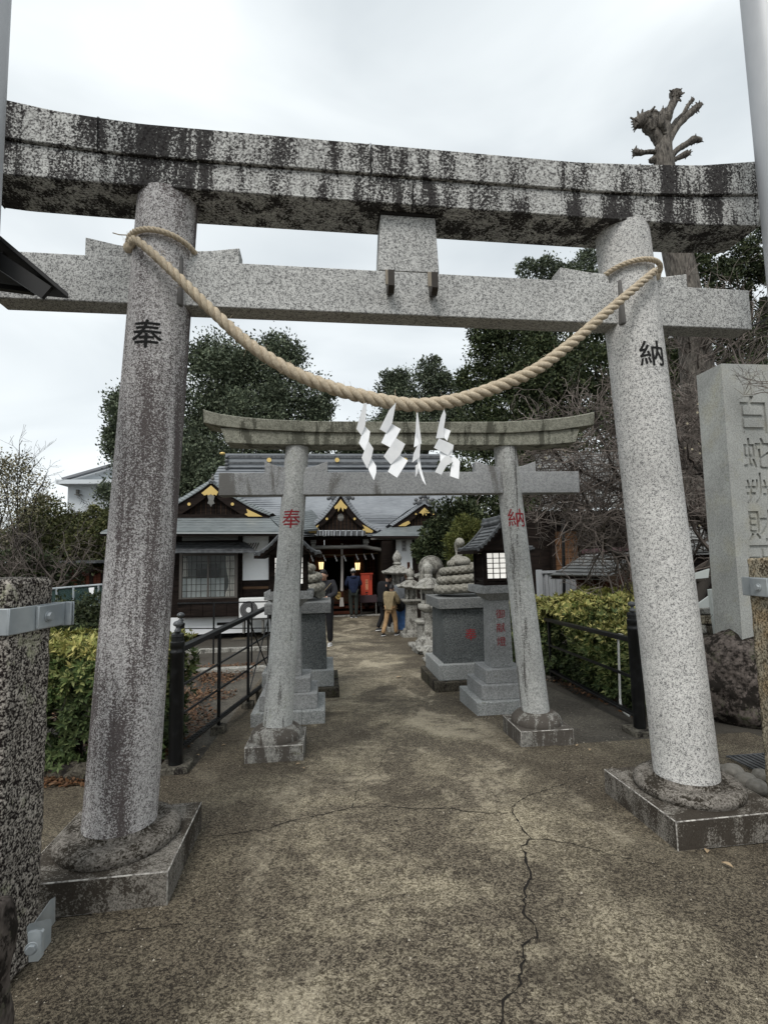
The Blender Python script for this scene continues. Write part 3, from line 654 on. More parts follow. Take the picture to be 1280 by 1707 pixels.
# ------------------------------------------------------------------ snake statues on pedestals
def scale_stone():
    m = granite('snake_scale_stone', (.13,.125,.105), (.36,.345,.30), 90, .13, stain=.2, stain_col=(.12,.11,.09), sx=(8,8,6), edge=.5)
    return m
SCALE = scale_stone()
def snake(x, y, lab, ch, face):
    z = gz(y)
    t = thing('snake_statue', lab, 'statue', (x, y, z), 'stone snake statues on granite pedestals')
    MB().box(-.50, .50, -.50, .50, -.1, .150).build('foundation', G_DARKB, t, bevel=.012)
    MB().box(-.435, .435, -.435, .435, .150, .345).build('plinth', G_PLINTH, t, bevel=.007)
    MB().frus(0, 0, .345, 1.04, .350, .350, .335, .335).build('pedestal', G_PED, t, bevel=.005)
    MB().frus(0, 0, 1.04, 1.175, .408, .408, .412, .412).build('pedestal_cap', G_CAP, t, bevel=.006)
    zc = .70
    glyph('carved_character', ch, .15, INK_RED, t, lambda a, c_: Vector((a+(.02 if ch == '奉' else -.05), -.346-.0022+(zc-.52+c_)*.0216, zc+c_)), thick=0)
    z0 = 1.175
    # body: a rope of coils whose scales are real relief
    path = []; rr = []; turns = 3.25; n = 560
    for i in range(n+1):
        u = i/n; a = face + 2*math.pi*turns*u; lay = u*turns
        R_ = .300 - .030*min(lay, 3.0) if lay < 2.6 else .222-.20*(lay-2.6)
        zz = z0 + .070 + min(lay, 3.0)*.122
        path.append(Vector((R_*math.cos(a), R_*math.sin(a), zz))); rr.append(.074 - .006*lay)
    b = MB(); m = len(path); nseg = 24; rows = []
    for i, p in enumerate(path):
        d = (path[min(i+1, m-1)]-path[max(i-1, 0)]).normalized(); s_ = Vector((p.x, p.y, 0)).normalized(); s_ = (s_ - d*s_.dot(d)).normalized(); w = d.cross(s_)
        row = []
        for q in range(nseg):
            an = 2*math.pi*q/nseg; bmp = .0048*(1 if (i//4+q//2) % 2 else -1)
            row.append(p + (s_*math.cos(an)+w*math.sin(an)*.84)*(rr[i]+bmp))
        rows.append(row)
    k_ = b.grid(rows, True); b._f([tuple(range(nseg-1, -1, -1)), tuple(range((m-1)*nseg, m*nseg))], k_)
    b.build('coiled_body', SCALE, t, smooth=80)
    zt = z0+.070+.366+.05
    b = MB(); b.ball((.02, -.03, zt-.02), (.12,.12,.075), 18, 10); b.build('lotus_knot', G_SNAKE, t, smooth=80)
    # neck and head
    b = MB(); P = [(-.10,.05,zt-.12),(-.08,.02,zt-.02),(-.02,.0,zt+.04),(.0,.03,zt+.10),(-.01,.06,zt+.16),(-.01,.05,zt+.22),(0,0,zt+.25),(0,-.07,zt+.235),(0,-.115,zt+.215)]
    P = catmull(P, 6); m = len(P)-1
    rad = [interp([(0,.06),(.25,.05),(.5,.042),(.68,.047),(.8,.062),(.9,.055),(1.01,.022)], i/m) for i in range(m+1)]
    b.tube(P, rad, 14); b.build('neck_and_head', G_SNAKE, t, smooth=80)
    for s_ in (-1, 1):
        MB().ball((s_*.047, -.045, zt+.262), (.011,.014,.012), 8, 6).build('eye', G_PED, t, smooth=80)
    return t
qR = gp(726, 1155); qL = gp(566, 1163)
snake(qR.x+.50, qR.y+.50, 'coiled stone snake with raised head on the pedestal right of the path', '奉', 2.2)
snake(qL.x-.50, qL.y+.50, 'coiled stone snake mostly hidden behind the left pillar of the small gate', '献', .4)

# ------------------------------------------------------------------ old stone lanterns along the right side
def stone_lantern(x, y, H, kind, lab):
    z = gz(y); t = thing('stone_lantern', lab, 'stone lantern', (x, y, z), 'old stone lanterns in a row along the right of the path'); s = H/1.0
    def lt(name, prof, n=24, m=G_OLD, rot=0, sm=50):
        MB().lathe([(r*s, h*s) for r, h in prof], n=n, rot=rot).build(name, m, t, smooth=sm)
    if kind == 'a':       # waisted shaft, lotus tray
        MB().box(-.17*s, .17*s, -.17*s, .17*s, -.02, .07*s).build('foundation', G_OLD, t, bevel=.012)
        lt('base', [(.01,.07),(.15,.07),(.155,.10),(.13,.14),(.09,.16),(.08,.17),(.01,.17)])
        lt('shaft', [(.07,.16),(.072,.2),(.055,.24),(.05,.30),(.058,.36),(.07,.40),(.072,.42),(.06,.43),(.01,.43)])
        lt('tray', [(.05,.42),(.075,.44),(.12,.475),(.125,.50),(.115,.52),(.06,.525),(.01,.525)])
        lt('fire_box', [(.075,.52),(.08,.54),(.08,.66),(.07,.68),(.01,.68)], 6)
        b = MB()
        for a in range(3): 
            an = -math.pi/2 + (a-1)*math.pi/3; b.obox((.0705*s*math.cos(an), .0705*s*math.sin(an), .60*s), (.045*s, .008, .07*s), Matrix.Rotation(an+math.pi/2, 3, 'Z'))
        b.build('dark_window_plate', MORT_RECESS, t)  # solid dark plates, the shade of the openings is only their colour
        lt('roof', [(.07,.675),(.165,.69),(.175,.70),(.165,.715),(.12,.75),(.085,.79),(.05,.81),(.01,.81)], 6, sm=30)
        lt('jewel', [(.045,.80),(.055,.83),(.045,.85),(.06,.88),(.065,.915),(.05,.95),(.022,.975),(.008,1.0),(.001,1.0)])
    elif kind == 'b':     # square, slim
        MB().box(-.15*s, .15*s, -.15*s, .15*s, -.02, .06*s).build('foundation', G_OLD, t, bevel=.01)
        b = MB(); b.frus(0, 0, .06*s, .11*s, .115*s, .115*s, .105*s, .105*s); b.frus(0, 0, .11*s, .46*s, .085*s, .085*s, .068*s, .068*s); b.build('shaft', G_OLD, t, bevel=.008)
        b = MB(); b.frus(0, 0, .46*s, .51*s, .075*s, .075*s, .13*s, .13*s); b.frus(0, 0, .511*s, .535*s, .132*s, .132*s, .132*s, .132*s); b.build('tray', G_OLD, t, bevel=.008)
        b = MB()
        for sx in (-1, 1):
            for sy in (-1, 1): b.box(sx*.065*s-.012*s, sx*.065*s+.012*s, sy*.065*s-.012*s, sy*.065*s+.012*s, .536*s, .69*s)
        b.box(-.045*s, .045*s, -.045*s, .045*s, .54*s, .69*s); b.build('fire_box', G_OLD, t, bevel=.004)
        b = MB(); rows = []
        for r, h in ((.075,.69),(.175,.70),(.185,.715),(.13,.745),(.075,.79),(.03,.815)):
            row = []
            for i in range(24):
                a = math.pi/4 + 2*math.pi*i/24; q = 1/max(abs(math.cos(a)), abs(math.sin(a))); up = .022*(q-1)/.414*(r/.185)**3
                row.append((r*q*s*math.cos(a), r*q*s*math.sin(a), (h+up)*s))
            rows.append(row)
        k_ = b.grid(rows, True); b._f([tuple(range(23, -1, -1)), tuple(range(5*24, 6*24))], k_); b.build('roof', G_OLD, t, smooth=50)
        lt('jewel', [(.04,.81),(.055,.83),(.04,.85),(.055,.88),(.06,.91),(.04,.95),(.018,.98),(.006,1.0),(.001,1.0)])
    return t
def lan_at(px, pyb, pyt, kind, lab):
    p = gp(px, pyb); top = at(px, pyt, p.y+.15); stone_lantern(p.x, p.y+.15, top.z-p.z, kind, lab); return p
lan_at(666, 1052, 917, 'b', 'tall stone lantern farthest away, standing nearest the shrine with latticed square light box')
lan_at(688, 1062, 944, 'b', 'small slim stone lantern with pointed jewel right behind the woman in the blue skirt')
lan_at(722, 1062, 921, 'b', 'stone lantern behind the elephant statue, only its jewel top showing above the back')
lan_at(719, 1088, 933, 'a', 'waisted round stone lantern with lotus tray, nearest one, beside the snake pedestal')
# low rough stone blocks edging the row
# elephant statue
pe = gp(704, 1073); ey = pe.y + .30; ex = at(717, 1000, ey).x
el = thing('elephant_statue', 'weathered stone elephant with harness on its back in the lantern row', 'statue', (ex, ey, gz(ey)))
K_ = (at(717, 928, ey).z - gz(ey))
b = MB(); b.lathe([(.27,0),(.28,.03),(.24,.06),(.235,.40),(.25,.44),(.30,.46),(.31,.50),(.29,.53),(.01,.53)], -.10, 0, 0, 26); b.build('pedestal', G_OLD, el, smooth=40)
zb = K_-.60
b = MB(); b.ball((.06, .12, K_-.26), (.27,.36,.26), 22, 14); b.build('body', G_ELE, el, smooth=80)
b = MB(); b.ball((-.10, -.20, K_-.27), (.17,.20,.22), 18, 12); b.build('head', G_ELE, el, smooth=80)
b = MB(); b.tube(catmull([(-.16,-.30,K_-.27),(-.22,-.40,K_-.38),(-.27,-.42,K_-.50),(-.30,-.40,K_-.62),(-.38,-.36,K_-.66),(-.44,-.34,K_-.60)], 6), [.095-.055*i/30 for i in range(31)], 12); b.build('trunk', G_ELE, el, smooth=80)
for sx, sy in ((-.08,-.12),(.2,-.12),(-.08,.34),(.2,.34)): MB().lathe([(.085,.53),(.09,.58),(.08,K_-.36)], sx, sy, 0, 14).build('leg', G_ELE, el, smooth=80)
b = MB(); b.ball((-.24,-.14,K_-.27), (.03,.13,.17), 12, 8); b.build('ear', G_ELE, el, smooth=80)
b = MB(); b.ball((.06,-.16,K_-.27), (.03,.13,.17), 12, 8); b.build('ear', G_ELE, el, smooth=80)
b = MB()
for yy in (.0, .07): b.tube([(.06+.285*math.cos(a), .08+yy, K_-.26+.275*math.sin(a)) for a in [math.pi*i/16 for i in range(-3, 20)]], .014, 6)
b.build('harness', G_ELE, el, smooth=60)
b = MB(); b.box(-.17, .40, -.3, .5, K_-.76, K_-.66)
for i, (px, py, s) in enumerate([(700,1092,.32),(722,1101,.34),(690,1084,.2),(712,1108,.16),(684,1078,.14)]):
    p = gp(px, py); bm = bmesh.new(); bmesh.ops.create_icosphere(bm, subdivisions=3, radius=1)
    for v in bm.verts:
        n_ = noise.noise(v.co*1.4+Vector((i*7, 0, 0)))*.35; q = v.co.copy(); f_ = max(abs(q.x), abs(q.y), abs(q.z)); q = q.lerp(q/f_*.82, .65)
        v.co = Vector((q.x*s*1.0, q.y*s*1.3, q.z*s*.42))*(1+n_)
    me = bpy.data.meshes.new('edging_stone'); bm.to_mesh(me); bm.free(); me.materials.append(G_OLD); o = bpy.data.objects.new('edging_stone', me); C.objects.link(o); o.location = (p.x+s*.8, p.y+s, gz(p.y)+s*.12)
    tag(o, ['rough pale block under the waisted lantern', 'largest rough block beside the snake pedestal foundation', 'small rough stone at the foot of the slim lantern', 'flat rough stone touching the dark pedestal foundation', 'smallest rough stone near the people by the lanterns'][i], 'stone', 'rough stones edging the lantern row')

# ------------------------------------------------------------------ black railings
def finial(b, x, y, z):
    b.lathe([(.024,0),(.026,.012),(.018,.022),(.012,.03),(.014,.038),(.034,.052),(.036,.062),(.028,.076),(.012,.084),(.001,.086)], x, y, z, 14)
def round_post(x, y, z0, z1, r, t):
    b = MB(); b.lathe([(r,0),(r,z1-z0-.17),(r*1.06,z1-z0-.165),(r*1.06,z1-z0-.15),(r*.98,z1-z0-.145),(r*.98,z1-z0-.12),(r*1.04,z1-z0-.115),(r*1.0,z1-z0-.08),(r*.9,z1-z0-.075),(r*.88,z1-z0-.045),(r*.96,z1-z0-.04),(r*.9,z1-z0-.02),(.02,z1-z0-.01),(.01,z1-z0)], x, y, z0, 18)
    o = b.build('post', BLACK, t, smooth=40); f = MB(); finial(f, x, y, z1-.005); f.build('finial', TILE, o, smooth=60); return o
CONCB = granite('post_footing', (.04,.036,.03), (.15,.14,.115), 60, .13, stain=.3)
lr = thing('railing', 'black metal railing on the left of the path with ball-topped corner post', 'railing', (0,0,0))
pn = gp(300, 1268); pn = Vector((-1.155, 4.10, 0)); 
xr = lambda y: -1.155 - .235*(y-4.1)/4.0*(1.0)
zt_near = at(297, 1085, 4.10).z
round_post(-1.155, 4.10, gz(4.1), at(297, 1052, 4.10).z, .052, lr)
MB().box(-1.265, -1.045, 4.0, 4.22, -.2, gz(4.1)+.045).build('footing', CONCB, lr, bevel=.01)
rail_pts = [(-1.155, 4.12), (-1.50, 12.6)]
zr = lambda y: lerp(at(316, 1082, 4.15).z, at(447, 1012, 6.9).z, (y-4.15)/(6.9-4.15))
xl = lambda y: lerp(-1.155, at(447, 1012, 6.9).x, (y-4.15)/(6.9-4.15))
yE = 7.1
MB().beam((xl(4.15), 4.15, zr(4.15)), (xl(yE), yE, zr(yE)), .062, .042).build('top_rail', BLACK, lr, bevel=.004)
zbot = lambda y: gz(y)+.13
def lad(y0, y1, t, xf, zf):
    MB().beam((xf(y0), y0, zf(y0)), (xf(y1), y1, zf(y1)), .05, .022).build('bottom_rail', BLACK, t, bevel=.003)
    n = int((y1-y0)/.045); b = MB()
    for i in range(n):
        y = y0 + (i+.5)*(y1-y0)/n; b.box(xf(y)-.020, xf(y)+.020, y-.008, y+.008, zf(y)+.0115, zf(y)+.020)
    b.build('grip_ribs', BLACK, t, kind='stuff')
lad(4.16, yE+.2, lr, xl, zbot)
for y in (5.05, 6.0, yE):
    MB().box(xl(y)-.014, xl(y)+.014, y-.014, y+.014, gz(y), zr(y)).build('baluster', BLACK, lr)
    MB().frus(xl(y), y, gz(y)-.1, gz(y)+.075, .075, .075, .062, .062).build('footing', CONCB, lr, bevel=.008)
for f_ in (.33, .62):
    p0 = Vector((xl(4.16), 4.16, lerp(zbot(4.16), zr(4.16), f_))); p1 = Vector((xl(yE), yE, lerp(zbot(yE), zr(yE), f_)))
    MB().tube([p0, p1], .011, 6).build('middle_rail', BLACK, lr, smooth=60)
MB().beam((xl(6.0), 6.0, zr(6.0)-.02), (xl(yE), yE, zbot(yE)), .012, .012).build('brace', BLACK, lr); MB().beam((xl(6.0), 6.0, zbot(6.0)), (xl(yE), yE, zr(yE)), .012, .012).build('brace', BLACK, lr)
# back railing towards the house
br = thing('railing', 'thin black railing in front of the left house and its air conditioner', 'railing', (0,0,0))
yb = 9.6
fz_ = lambda px, py: at(px, py, yb)
A0, A1 = at(296, 1006, yb), at(449, 1003, yb)
MB().beam(A0, A1, .03, .022).build('top_rail', BLACK, br); 
B0, B1 = at(296, 1048, yb), at(449, 1047, yb); MB().beam(B0, B1, .022, .016).build('middle_rail', BLACK, br)
for px in (357, 420, 447): 
    q = at(px, 1005, yb); MB().box(q.x-.014, q.x+.014, yb-.014, yb+.014, gz(yb)-.02, q.z).build('baluster', BLACK, br)
q = at(299, 1040, 4.9)
fp = thing('railing_post', 'second ball-topped black post peeking out just behind the left corner post', 'post', (0,0,0)); round_post(q.x, 4.95, gz(4.95), at(299, 1030, 4.95).z-.03, .04, fp)

rr_ = thing('railing', 'black metal railing along the right hedge', 'railing', (0,0,0))
pt0 = at(1068, 1015, 4.25)
round_post(at(1060, 1120, 4.25).x, 4.25, gz(4.25), at(1052, 1012, 4.25).z-.03, .052, rr_)
xR0 = at(1060, 1120, 4.25).x
MB().box(xR0-.11, xR0+.11, 4.14, 4.36, -.2, gz(4.25)+.045).build('footing', CONCB, rr_, bevel=.01)
E1 = at(903, 1031, 7.0)
xq = lambda y: lerp(xR0, E1.x, (y-4.25)/(7.0-4.25)); zq = lambda y: lerp(at(1045, 1066, 4.3).z, E1.z, (y-4.25)/(7.0-4.25))
MB().beam((xq(4.29), 4.29, zq(4.29)), (xq(8.8), 8.8, zq(8.8)), .062, .042).build('top_rail', BLACK, rr_, bevel=.004)
lad(4.3, 8.8, rr_, xq, zbot)
for y in (6.7, 8.7): 
    MB().box(xq(y)-.015, xq(y)+.015, y-.015, y+.015, gz(y), zq(y)).build('baluster', BLACK, rr_); MB().frus(xq(y), y, gz(y)-.1, gz(y)+.05, .075, .075, .062, .062).build('footing', CONCB, rr_, bevel=.008)
MB().beam((xq(4.3), 4.3, zbot(4.3)+.5*(zq(4.3)-zbot(4.3))), (xq(8.8), 8.8, zbot(8.8)+.5*(zq(8.8)-zbot(8.8))), .022, .024).build('middle_rail', BLACK, rr_)

# standpipe behind the right railing
tp = thing('standpipe', 'thin white water pipe with tap box beside the right railing post', 'pipe', (0,0,0))
PIPE = mat('white_pipe', (.55,.55,.52), .5)
a = at(1030, 1066, 4.75); 
MB().tube([a, at(1031, 1100, 4.75), at(1033, 1168, 4.75)], .011, 8).build('pipe', PIPE, tp, smooth=60)
MB().tube(catmull([at(1033, 1165, 4.75), at(1034, 1176, 4.73), at(1040, 1187, 4.68), at(1048, 1193, 4.62)], 4), .012, 8).build('elbow', PIPE, tp, smooth=60)
q = at(1031, 1062, 4.75); MB().box(q.x-.035, q.x+.035, 4.72, 4.79, q.z-.02, q.z+.03).build('tap_box', PIPE, tp, bevel=.006)

# ------------------------------------------------------------------ old stone posts, clamps and banner poles
def rough_box(name, x0, x1, y0, y1, z0, z1, m, t, amp=.006, seed=0, rot=0, chip=.015, st=.035):
    bm = bmesh.new(); bmesh.ops.create_cube(bm, size=1)
    for v in bm.verts: v.co = Vector(((x0+x1)/2+v.co.x*(x1-x0), (y0+y1)/2+v.co.y*(y1-y0), (z0+z1)/2+v.co.z*(z1-z0)))
    bmesh.ops.bevel(bm, geom=bm.edges[:], offset=chip, segments=2, affect='EDGES', profile=.5)
    for ax, (a0, a1) in enumerate(((x0, x1), (y0, y1), (z0, z1))):
        n = int((a1-a0)/st)
        for i in range(1, n):
            no = Vector((0,0,0)); no[ax] = 1; co = Vector((0,0,0)); co[ax] = a0+(a1-a0)*i/n
            bmesh.ops.bisect_plane(bm, geom=bm.verts[:]+bm.edges[:]+bm.faces[:], plane_co=co, plane_no=no)
    bm.normal_update()
    for v in bm.verts:
        n_ = noise.noise(v.co*9+Vector((seed, 0, 0)))+.6*noise.noise(v.co*26+Vector((0, seed, 0))); v.co += v.normal*n_*amp
    me = bpy.data.meshes.new(name); bm.to_mesh(me); bm.free(); me.materials.append(m); me.polygons.foreach_set('use_smooth', [True]*len(me.polygons))
    o = bpy.data.objects.new(name, me); C.objects.link(o); o.parent = t; return o
def bolt(b, p, r, ax):
    n = 6; d = Vector(ax).normalized(); u = d.orthogonal().normalized(); w = d.cross(u)
    b.pad([Vector(p)+(u*math.cos(math.pi*i/3)+w*math.sin(math.pi*i/3))*r for i in range(6)], d*r*.9)
    b.pad([Vector(p)+(u*math.cos(math.pi*i/8)+w*math.sin(math.pi*i/8))*r*1.35 for i in range(16)], d*.003)
ln, lf = at(18, 965, 2.00), at(92, 962, 2.235)
t = thing('stone_post', 'lichen-blackened old stone post at the left edge with a steel clamp around its head', 'stone post', (lf.x, 2.1, 0))
px1 = (ln.x+lf.x)/2
ang = math.atan2(lf.x-ln.x, lf.y-ln.y)                       # right-hand face is slightly turned
T = Matrix.Translation(ln) @ Matrix.Rotation(-ang, 4, 'Z')
dep = (Vector((lf.x, lf.y))-Vector((ln.x, ln.y))).length
o = rough_box('shaft', -dep, 0, 0, dep, -ln.z, 0, G_POST, None, .007, 3, chip=.022, st=.022); o.parent = t; o.matrix_parent_inverse = Matrix.Translation(-t.location); o.matrix_basis = T
zc1, zc0 = at(60, 1010, 2.1).z, 0
zt_, zb_ = at(18, 1014, 2.0).z - ln.z, at(18, 1059, 2.0).z - ln.z
b = MB(); e_ = .010
b.box(-dep-e_, e_, -e_-.006, -.007, zb_, zt_); b.box(.007, e_+.006, -e_-.006, dep+.02, zb_, zt_); b.box(-dep-e_, .03, dep+.02, dep+.028, zb_, zt_)
b.box(.0165, .030, dep*.48, dep+.02, zb_+.004, zt_-.004)
b.box(.017, .055, dep+.0285, dep+.036, zb_, zt_); b.box(.017, .055, dep+.045, dep+.052, zb_, zt_)
o2 = b.build('clamp', GALV, t, bevel=.003); o2.matrix_parent_inverse = Matrix.Translation(-t.location); o2.matrix_basis = T
b = MB(); bolt(b, (.0305, dep*.70, (zb_+zt_)/2), .017, (1,0,0)); o3 = b.build('bolt', GALV, o2, bevel=.0015)
# lower bracket of the same clamp set
q0 = at(88, 1500, 1.93); bq = MB()
X = lambda px, py, y: at(px, py, y)
bq.pad([X(48,1552,1.72), X(82,1503,1.95), X(90,1498,1.98), X(90,1540,1.98), X(84,1548,1.95)], (0,.012,-.0))
bq.pad([X(45,1545,1.70), X(80,1536,1.80), X(82,1540,1.80), X(82,1575,1.80), X(74,1586,1.78), X(70,1586,1.76), X(70,1552,1.74), X(45,1556,1.70)], (0,.014,0))
bq.pad([X(46,1556,1.66), X(68,1551,1.70), X(72,1554,1.70), X(70,1596,1.70), X(64,1603,1.69), X(48,1605,1.66)], (0,.012,0))
o = bq.build('lower_bracket', GALV, t, bevel=.002); o.matrix_parent_inverse = Matrix.Translation(-t.location)
b = MB(); bolt(b, X(53,1581,1.655), .013, (.2,-1,.05)); o = b.build('bolt', GALV, t, bevel=.001); o.matrix_parent_inverse = Matrix.Translation(-t.location)
cs = at(42, 1472, 1.45)
t = thing('broken_stone_post', 'dark broken stone stump in the bottom left corner, nearest the camera', 'stone post', (cs.x, 1.3, 0))
o = rough_box('stump', cs.x-.5, cs.x, 1.0, 1.45, 0, cs.z, G_ROCK, None, .016, 9, chip=.04, st=.03); o.parent = t; o.matrix_parent_inverse = Matrix.Translation(-t.location)

rn, rf = at(1300, 925, 2.38), at(1243, 940, 2.62)
t = thing('stone_post', 'ochre-stained old stone post at the right edge with steel clamps at head and foot', 'stone post', (rf.x, 2.5, 0))
T = Matrix.Translation((rf.x, rf.y, 0)) @ Matrix.Rotation(-math.atan2(rf.x-rn.x, rf.y-rn.y), 4, 'Z')
dep = .25; hz = at(1240, 930, 2.62).z
o = rough_box('shaft', 0, dep, -dep, 0, 0, hz, G_POST_R, None, .005, 5, chip=.014, st=.022); o.parent = t; o.matrix_parent_inverse = Matrix.Translation(-t.location); o.matrix_basis = T
for zt_, zb_, nm in ((at(1232, 962, 2.62).z, at(1232, 993, 2.62).z, 'clamp'), (at(1266, 1380, 2.5).z, at(1266, 1413, 2.5).z, 'foot_clamp')):
    b = MB(); b.box(-.014, -.006, -dep-.012, .03, zb_, zt_); b.box(-.014, dep+.014, -dep-.014, -dep-.0065, zb_, zt_); b.box(-.03, -.0145, -.17, -.05, zb_+.003, zt_-.003); b.box(-.014, dep, .0065, .014, zb_, zt_)
    o2 = b.build(nm, GALV, t, bevel=.003); o2.matrix_parent_inverse = Matrix.Translation(-t.location); o2.matrix_basis = T
    b = MB(); bolt(b, (-.0305, -.11, (zt_+zb_)/2), .016, (-1,0,0)); b.build('bolt', GALV, o2, bevel=.001)
# banner poles
pp = at(1268, 264, 2.32); t = thing('banner_pole', 'tall grey metal pole rising along the right edge of the picture', 'pole', (pp.x+.10, 2.32, 0))
MB().lathe([(.105,0),(.10,3),(.095,6.5),(.09,9)], 0, 0, 0, 32).build('pole', POLE, t, smooth=60)
MB().lathe([(.108,1.0),(.112,1.0),(.112,1.06),(.108,1.06)], 0, 0, 0, 32).build('band', GALV, t, smooth=40)
pp = at(4, 165, 1.95); t = thing('banner_pole', 'grey metal pole just showing at the upper left edge of the picture', 'pole', (pp.x-.10, 1.95, 0))
MB().lathe([(.105,0),(.10,3),(.095,6.5),(.09,9)], 0, 0, 0, 32).build('pole', POLE, t, smooth=60)
MB().lathe([(.108,1.0),(.112,1.0),(.112,1.06),(.108,1.06)], 0, 0, 0, 32).build('band', GALV, t, smooth=40)

# dark eave of a wooden notice board roof at the upper left
t = thing('notice_board_roof', 'black wooden roof corner jutting in at the left above the tie beam', 'roof', tuple(at(0, 440, 2.2)))
BLKW = mat('black_wood', (.012,.012,.012), .6)
o_ = t.location
P_ = lambda px, py, y: at(px, py, y) - o_
b = MB(); b.pad([P_(-260, 180, 1.95), P_(115, 498, 2.05), P_(60, 492, 2.45), P_(-300, 420, 2.6)], (0, 0, .022)); b.build('roof_board', BLKW, t, bevel=.003)
b = MB(); b.beam(P_(-260, 262, 1.99), P_(80, 489, 2.06), .02, .06); b.build('barge_board', BLKW, t)
for i, f_ in enumerate((.25, .5, .72, .9)):
    a_ = P_(lerp(-200, 95, f_), lerp(240, 490, f_), 2.08); c_ = P_(lerp(-260, 58, f_), lerp(330, 489, f_), 2.5); MB().beam(a_-Vector((0,0,.01)), c_-Vector((0,0,.01)), .03, .03).build('rafter', BLKW, t)
b = MB(); b.beam(P_(-300, 440, 2.3), P_(55, 486, 2.3), .03, .022); b.build('purlin', BLKW, t)

# ------------------------------------------------------------------ inscribed standing stone on a boulder
sc_ = at(1201, 606, 4.35); bk = at(1165, 627, 4.72); zb_ = at(1215, 1100, 4.4).z-.38
w_ = .92; dpt = .33
bm = bmesh.new(); bmesh.ops.create_cube(bm, size=1)
x0 = sc_.x; 
for v in bm.verts: v.co = Vector((w_/2+v.co.x*w_, dpt/2+v.co.y*dpt, 0 if v.co.z > 0 else zb_-sc_.z))
for v in bm.verts:
    if v.co.z < -.1 : v.co.x += (-.03 if v.co.x < .1 else .03)
    elif v.co.x > .1 and False: pass
bmesh.ops.recalc_face_normals(bm, faces=bm.faces)
me = bpy.data.meshes.new('inscribed_stone'); bm.to_mesh(me); bm.free(); me.materials.append(G_STELE)
stl = bpy.data.objects.new('inscribed_stone', me); C.objects.link(stl); stl.location = (sc_.x, sc_.y, sc_.z)
stl.rotation_euler.z = .0
tag(stl, 'tall pale granite slab engraved with a column of large brush characters', 'standing stone')
cutbm = bmesh.new(); ys_ = []
rowsy = [(691, 66), (756, 54), (814, 54), (876, 52), (935, 52)]
for ch, (pyc, ph), pxc in zip('白蛇辨財天', rowsy, (1255, 1261, 1265, 1268, 1272)):
    zc = at(pxc, pyc, 4.35).z - sc_.z; hh = pxm(ph, 4.35)*1.03
    tb = text_mesh(ch, hh*1.08, .006, None, extrude=.02)
    xc = at(pxc, pyc, 4.35).x - sc_.x
    bmesh.ops.remove_doubles(tb, verts=tb.verts, dist=1e-5)
    for v in tb.verts: v.co = Vector((xc + v.co.x*.93, -v.co.z, zc + v.co.y))
    tm = bpy.data.meshes.new('x'); tb.to_mesh(tm); tb.free(); cutbm.from_mesh(tm); bpy.data.meshes.remove(tm)
bmesh.ops.recalc_face_normals(cutbm, faces=cutbm.faces)
cm_ = bpy.data.meshes.new('cut'); cutbm.to_mesh(cm_); cutbm.free(); cm_.materials.append(G_STELE)
co_ = bpy.data.objects.new('cut', cm_); C.objects.link(co_); co_.location = stl.location
md = stl.modifiers.new('bool', 'BOOLEAN'); md.object = co_; md.operation = 'DIFFERENCE'; md.solver = 'EXACT'; md.use_self = True
bpy.context.view_layer.update(); dg = bpy.context.evaluated_depsgraph_get(); nm = bpy.data.meshes.new_from_object(stl.evaluated_get(dg))
if len(nm.polygons) > 20: stl.modifiers.clear(); stl.data = nm
bpy.data.objects.remove(co_)
bv = stl.modifiers.new('bevel', 'BEVEL'); bv.width = .004; bv.segments = 2; bv.limit_method = 'ANGLE'; bv.angle_limit = R(60)

def boulder(name, c, r, seed, m, sub=5, amp=.3, fr=1.2, label=None, cat=None, group=None):
    bm = bmesh.new(); bmesh.ops.create_icosphere(bm, subdivisions=sub, radius=1)
    for v in bm.verts:
        q = v.co.copy(); n_ = noise.fractal(q*fr+Vector((seed, 0, 0)), 1.0, 2.0, 5)
        v.co = Vector((q.x*r[0], q.y*r[1], q.z*r[2]))*(1+n_*amp)
    me = bpy.data.meshes.new(name); bm.to_mesh(me); bm.free(); me.materials.append(m); me.polygons.foreach_set('use_smooth', [True]*len(me.polygons))
    o = bpy.data.objects.new(name, me); C.objects.link(o); o.location = c
    if label: tag(o, label, cat, group)
    return o
rc = at(1245, 1175, 4.55)
boulder('boulder', (rc.x+.22, 4.56, .20), (.80,.62,.56), 12, G_ROCK, 6, .13, 1.1, 'large dark mossy boulder carrying the inscribed slab on the right', 'boulder')
for i, (px, py, r) in enumerate([(1222,1287,.068),(1244,1303,.066),(1262,1311,.060),(1202,1279,.042),(1268,1290,.05),(1285,1330,.06)]):
    if px > 1284: continue
    p = gp(px, py+10*1)
    boulder('river_stone', (p.x, p.y, gz(p.y)+r*.55), (r*1.05, r, r*.8), i*5, G_PEB, 4, .10, .9, ['largest round river stone beside the right pillar base', 'round river stone right in front of the biggest one', 'round river stone half hidden by the ochre post', 'smallest river stone touching the pillar ring', 'river stone at the back by the drain grate', ''][i], 'river stone', 'round river stones by the right pillar base')
p = gp(1275, 1288); t = thing('drain_grate', 'dark perforated drain grate behind the river stones', 'grate', (p.x+.12, p.y+.12, gz(p.y)))
b = MB()
for i in range(9): b.box(-.16+i*.04-.009, -.16+i*.04+.009, -.14, .14, .004, .014)
b.box(-.18, .18, -.15, -.14, .004, .016); b.box(-.18, .18, .14, .15, .004, .016); b.build('bars', TILE, t)

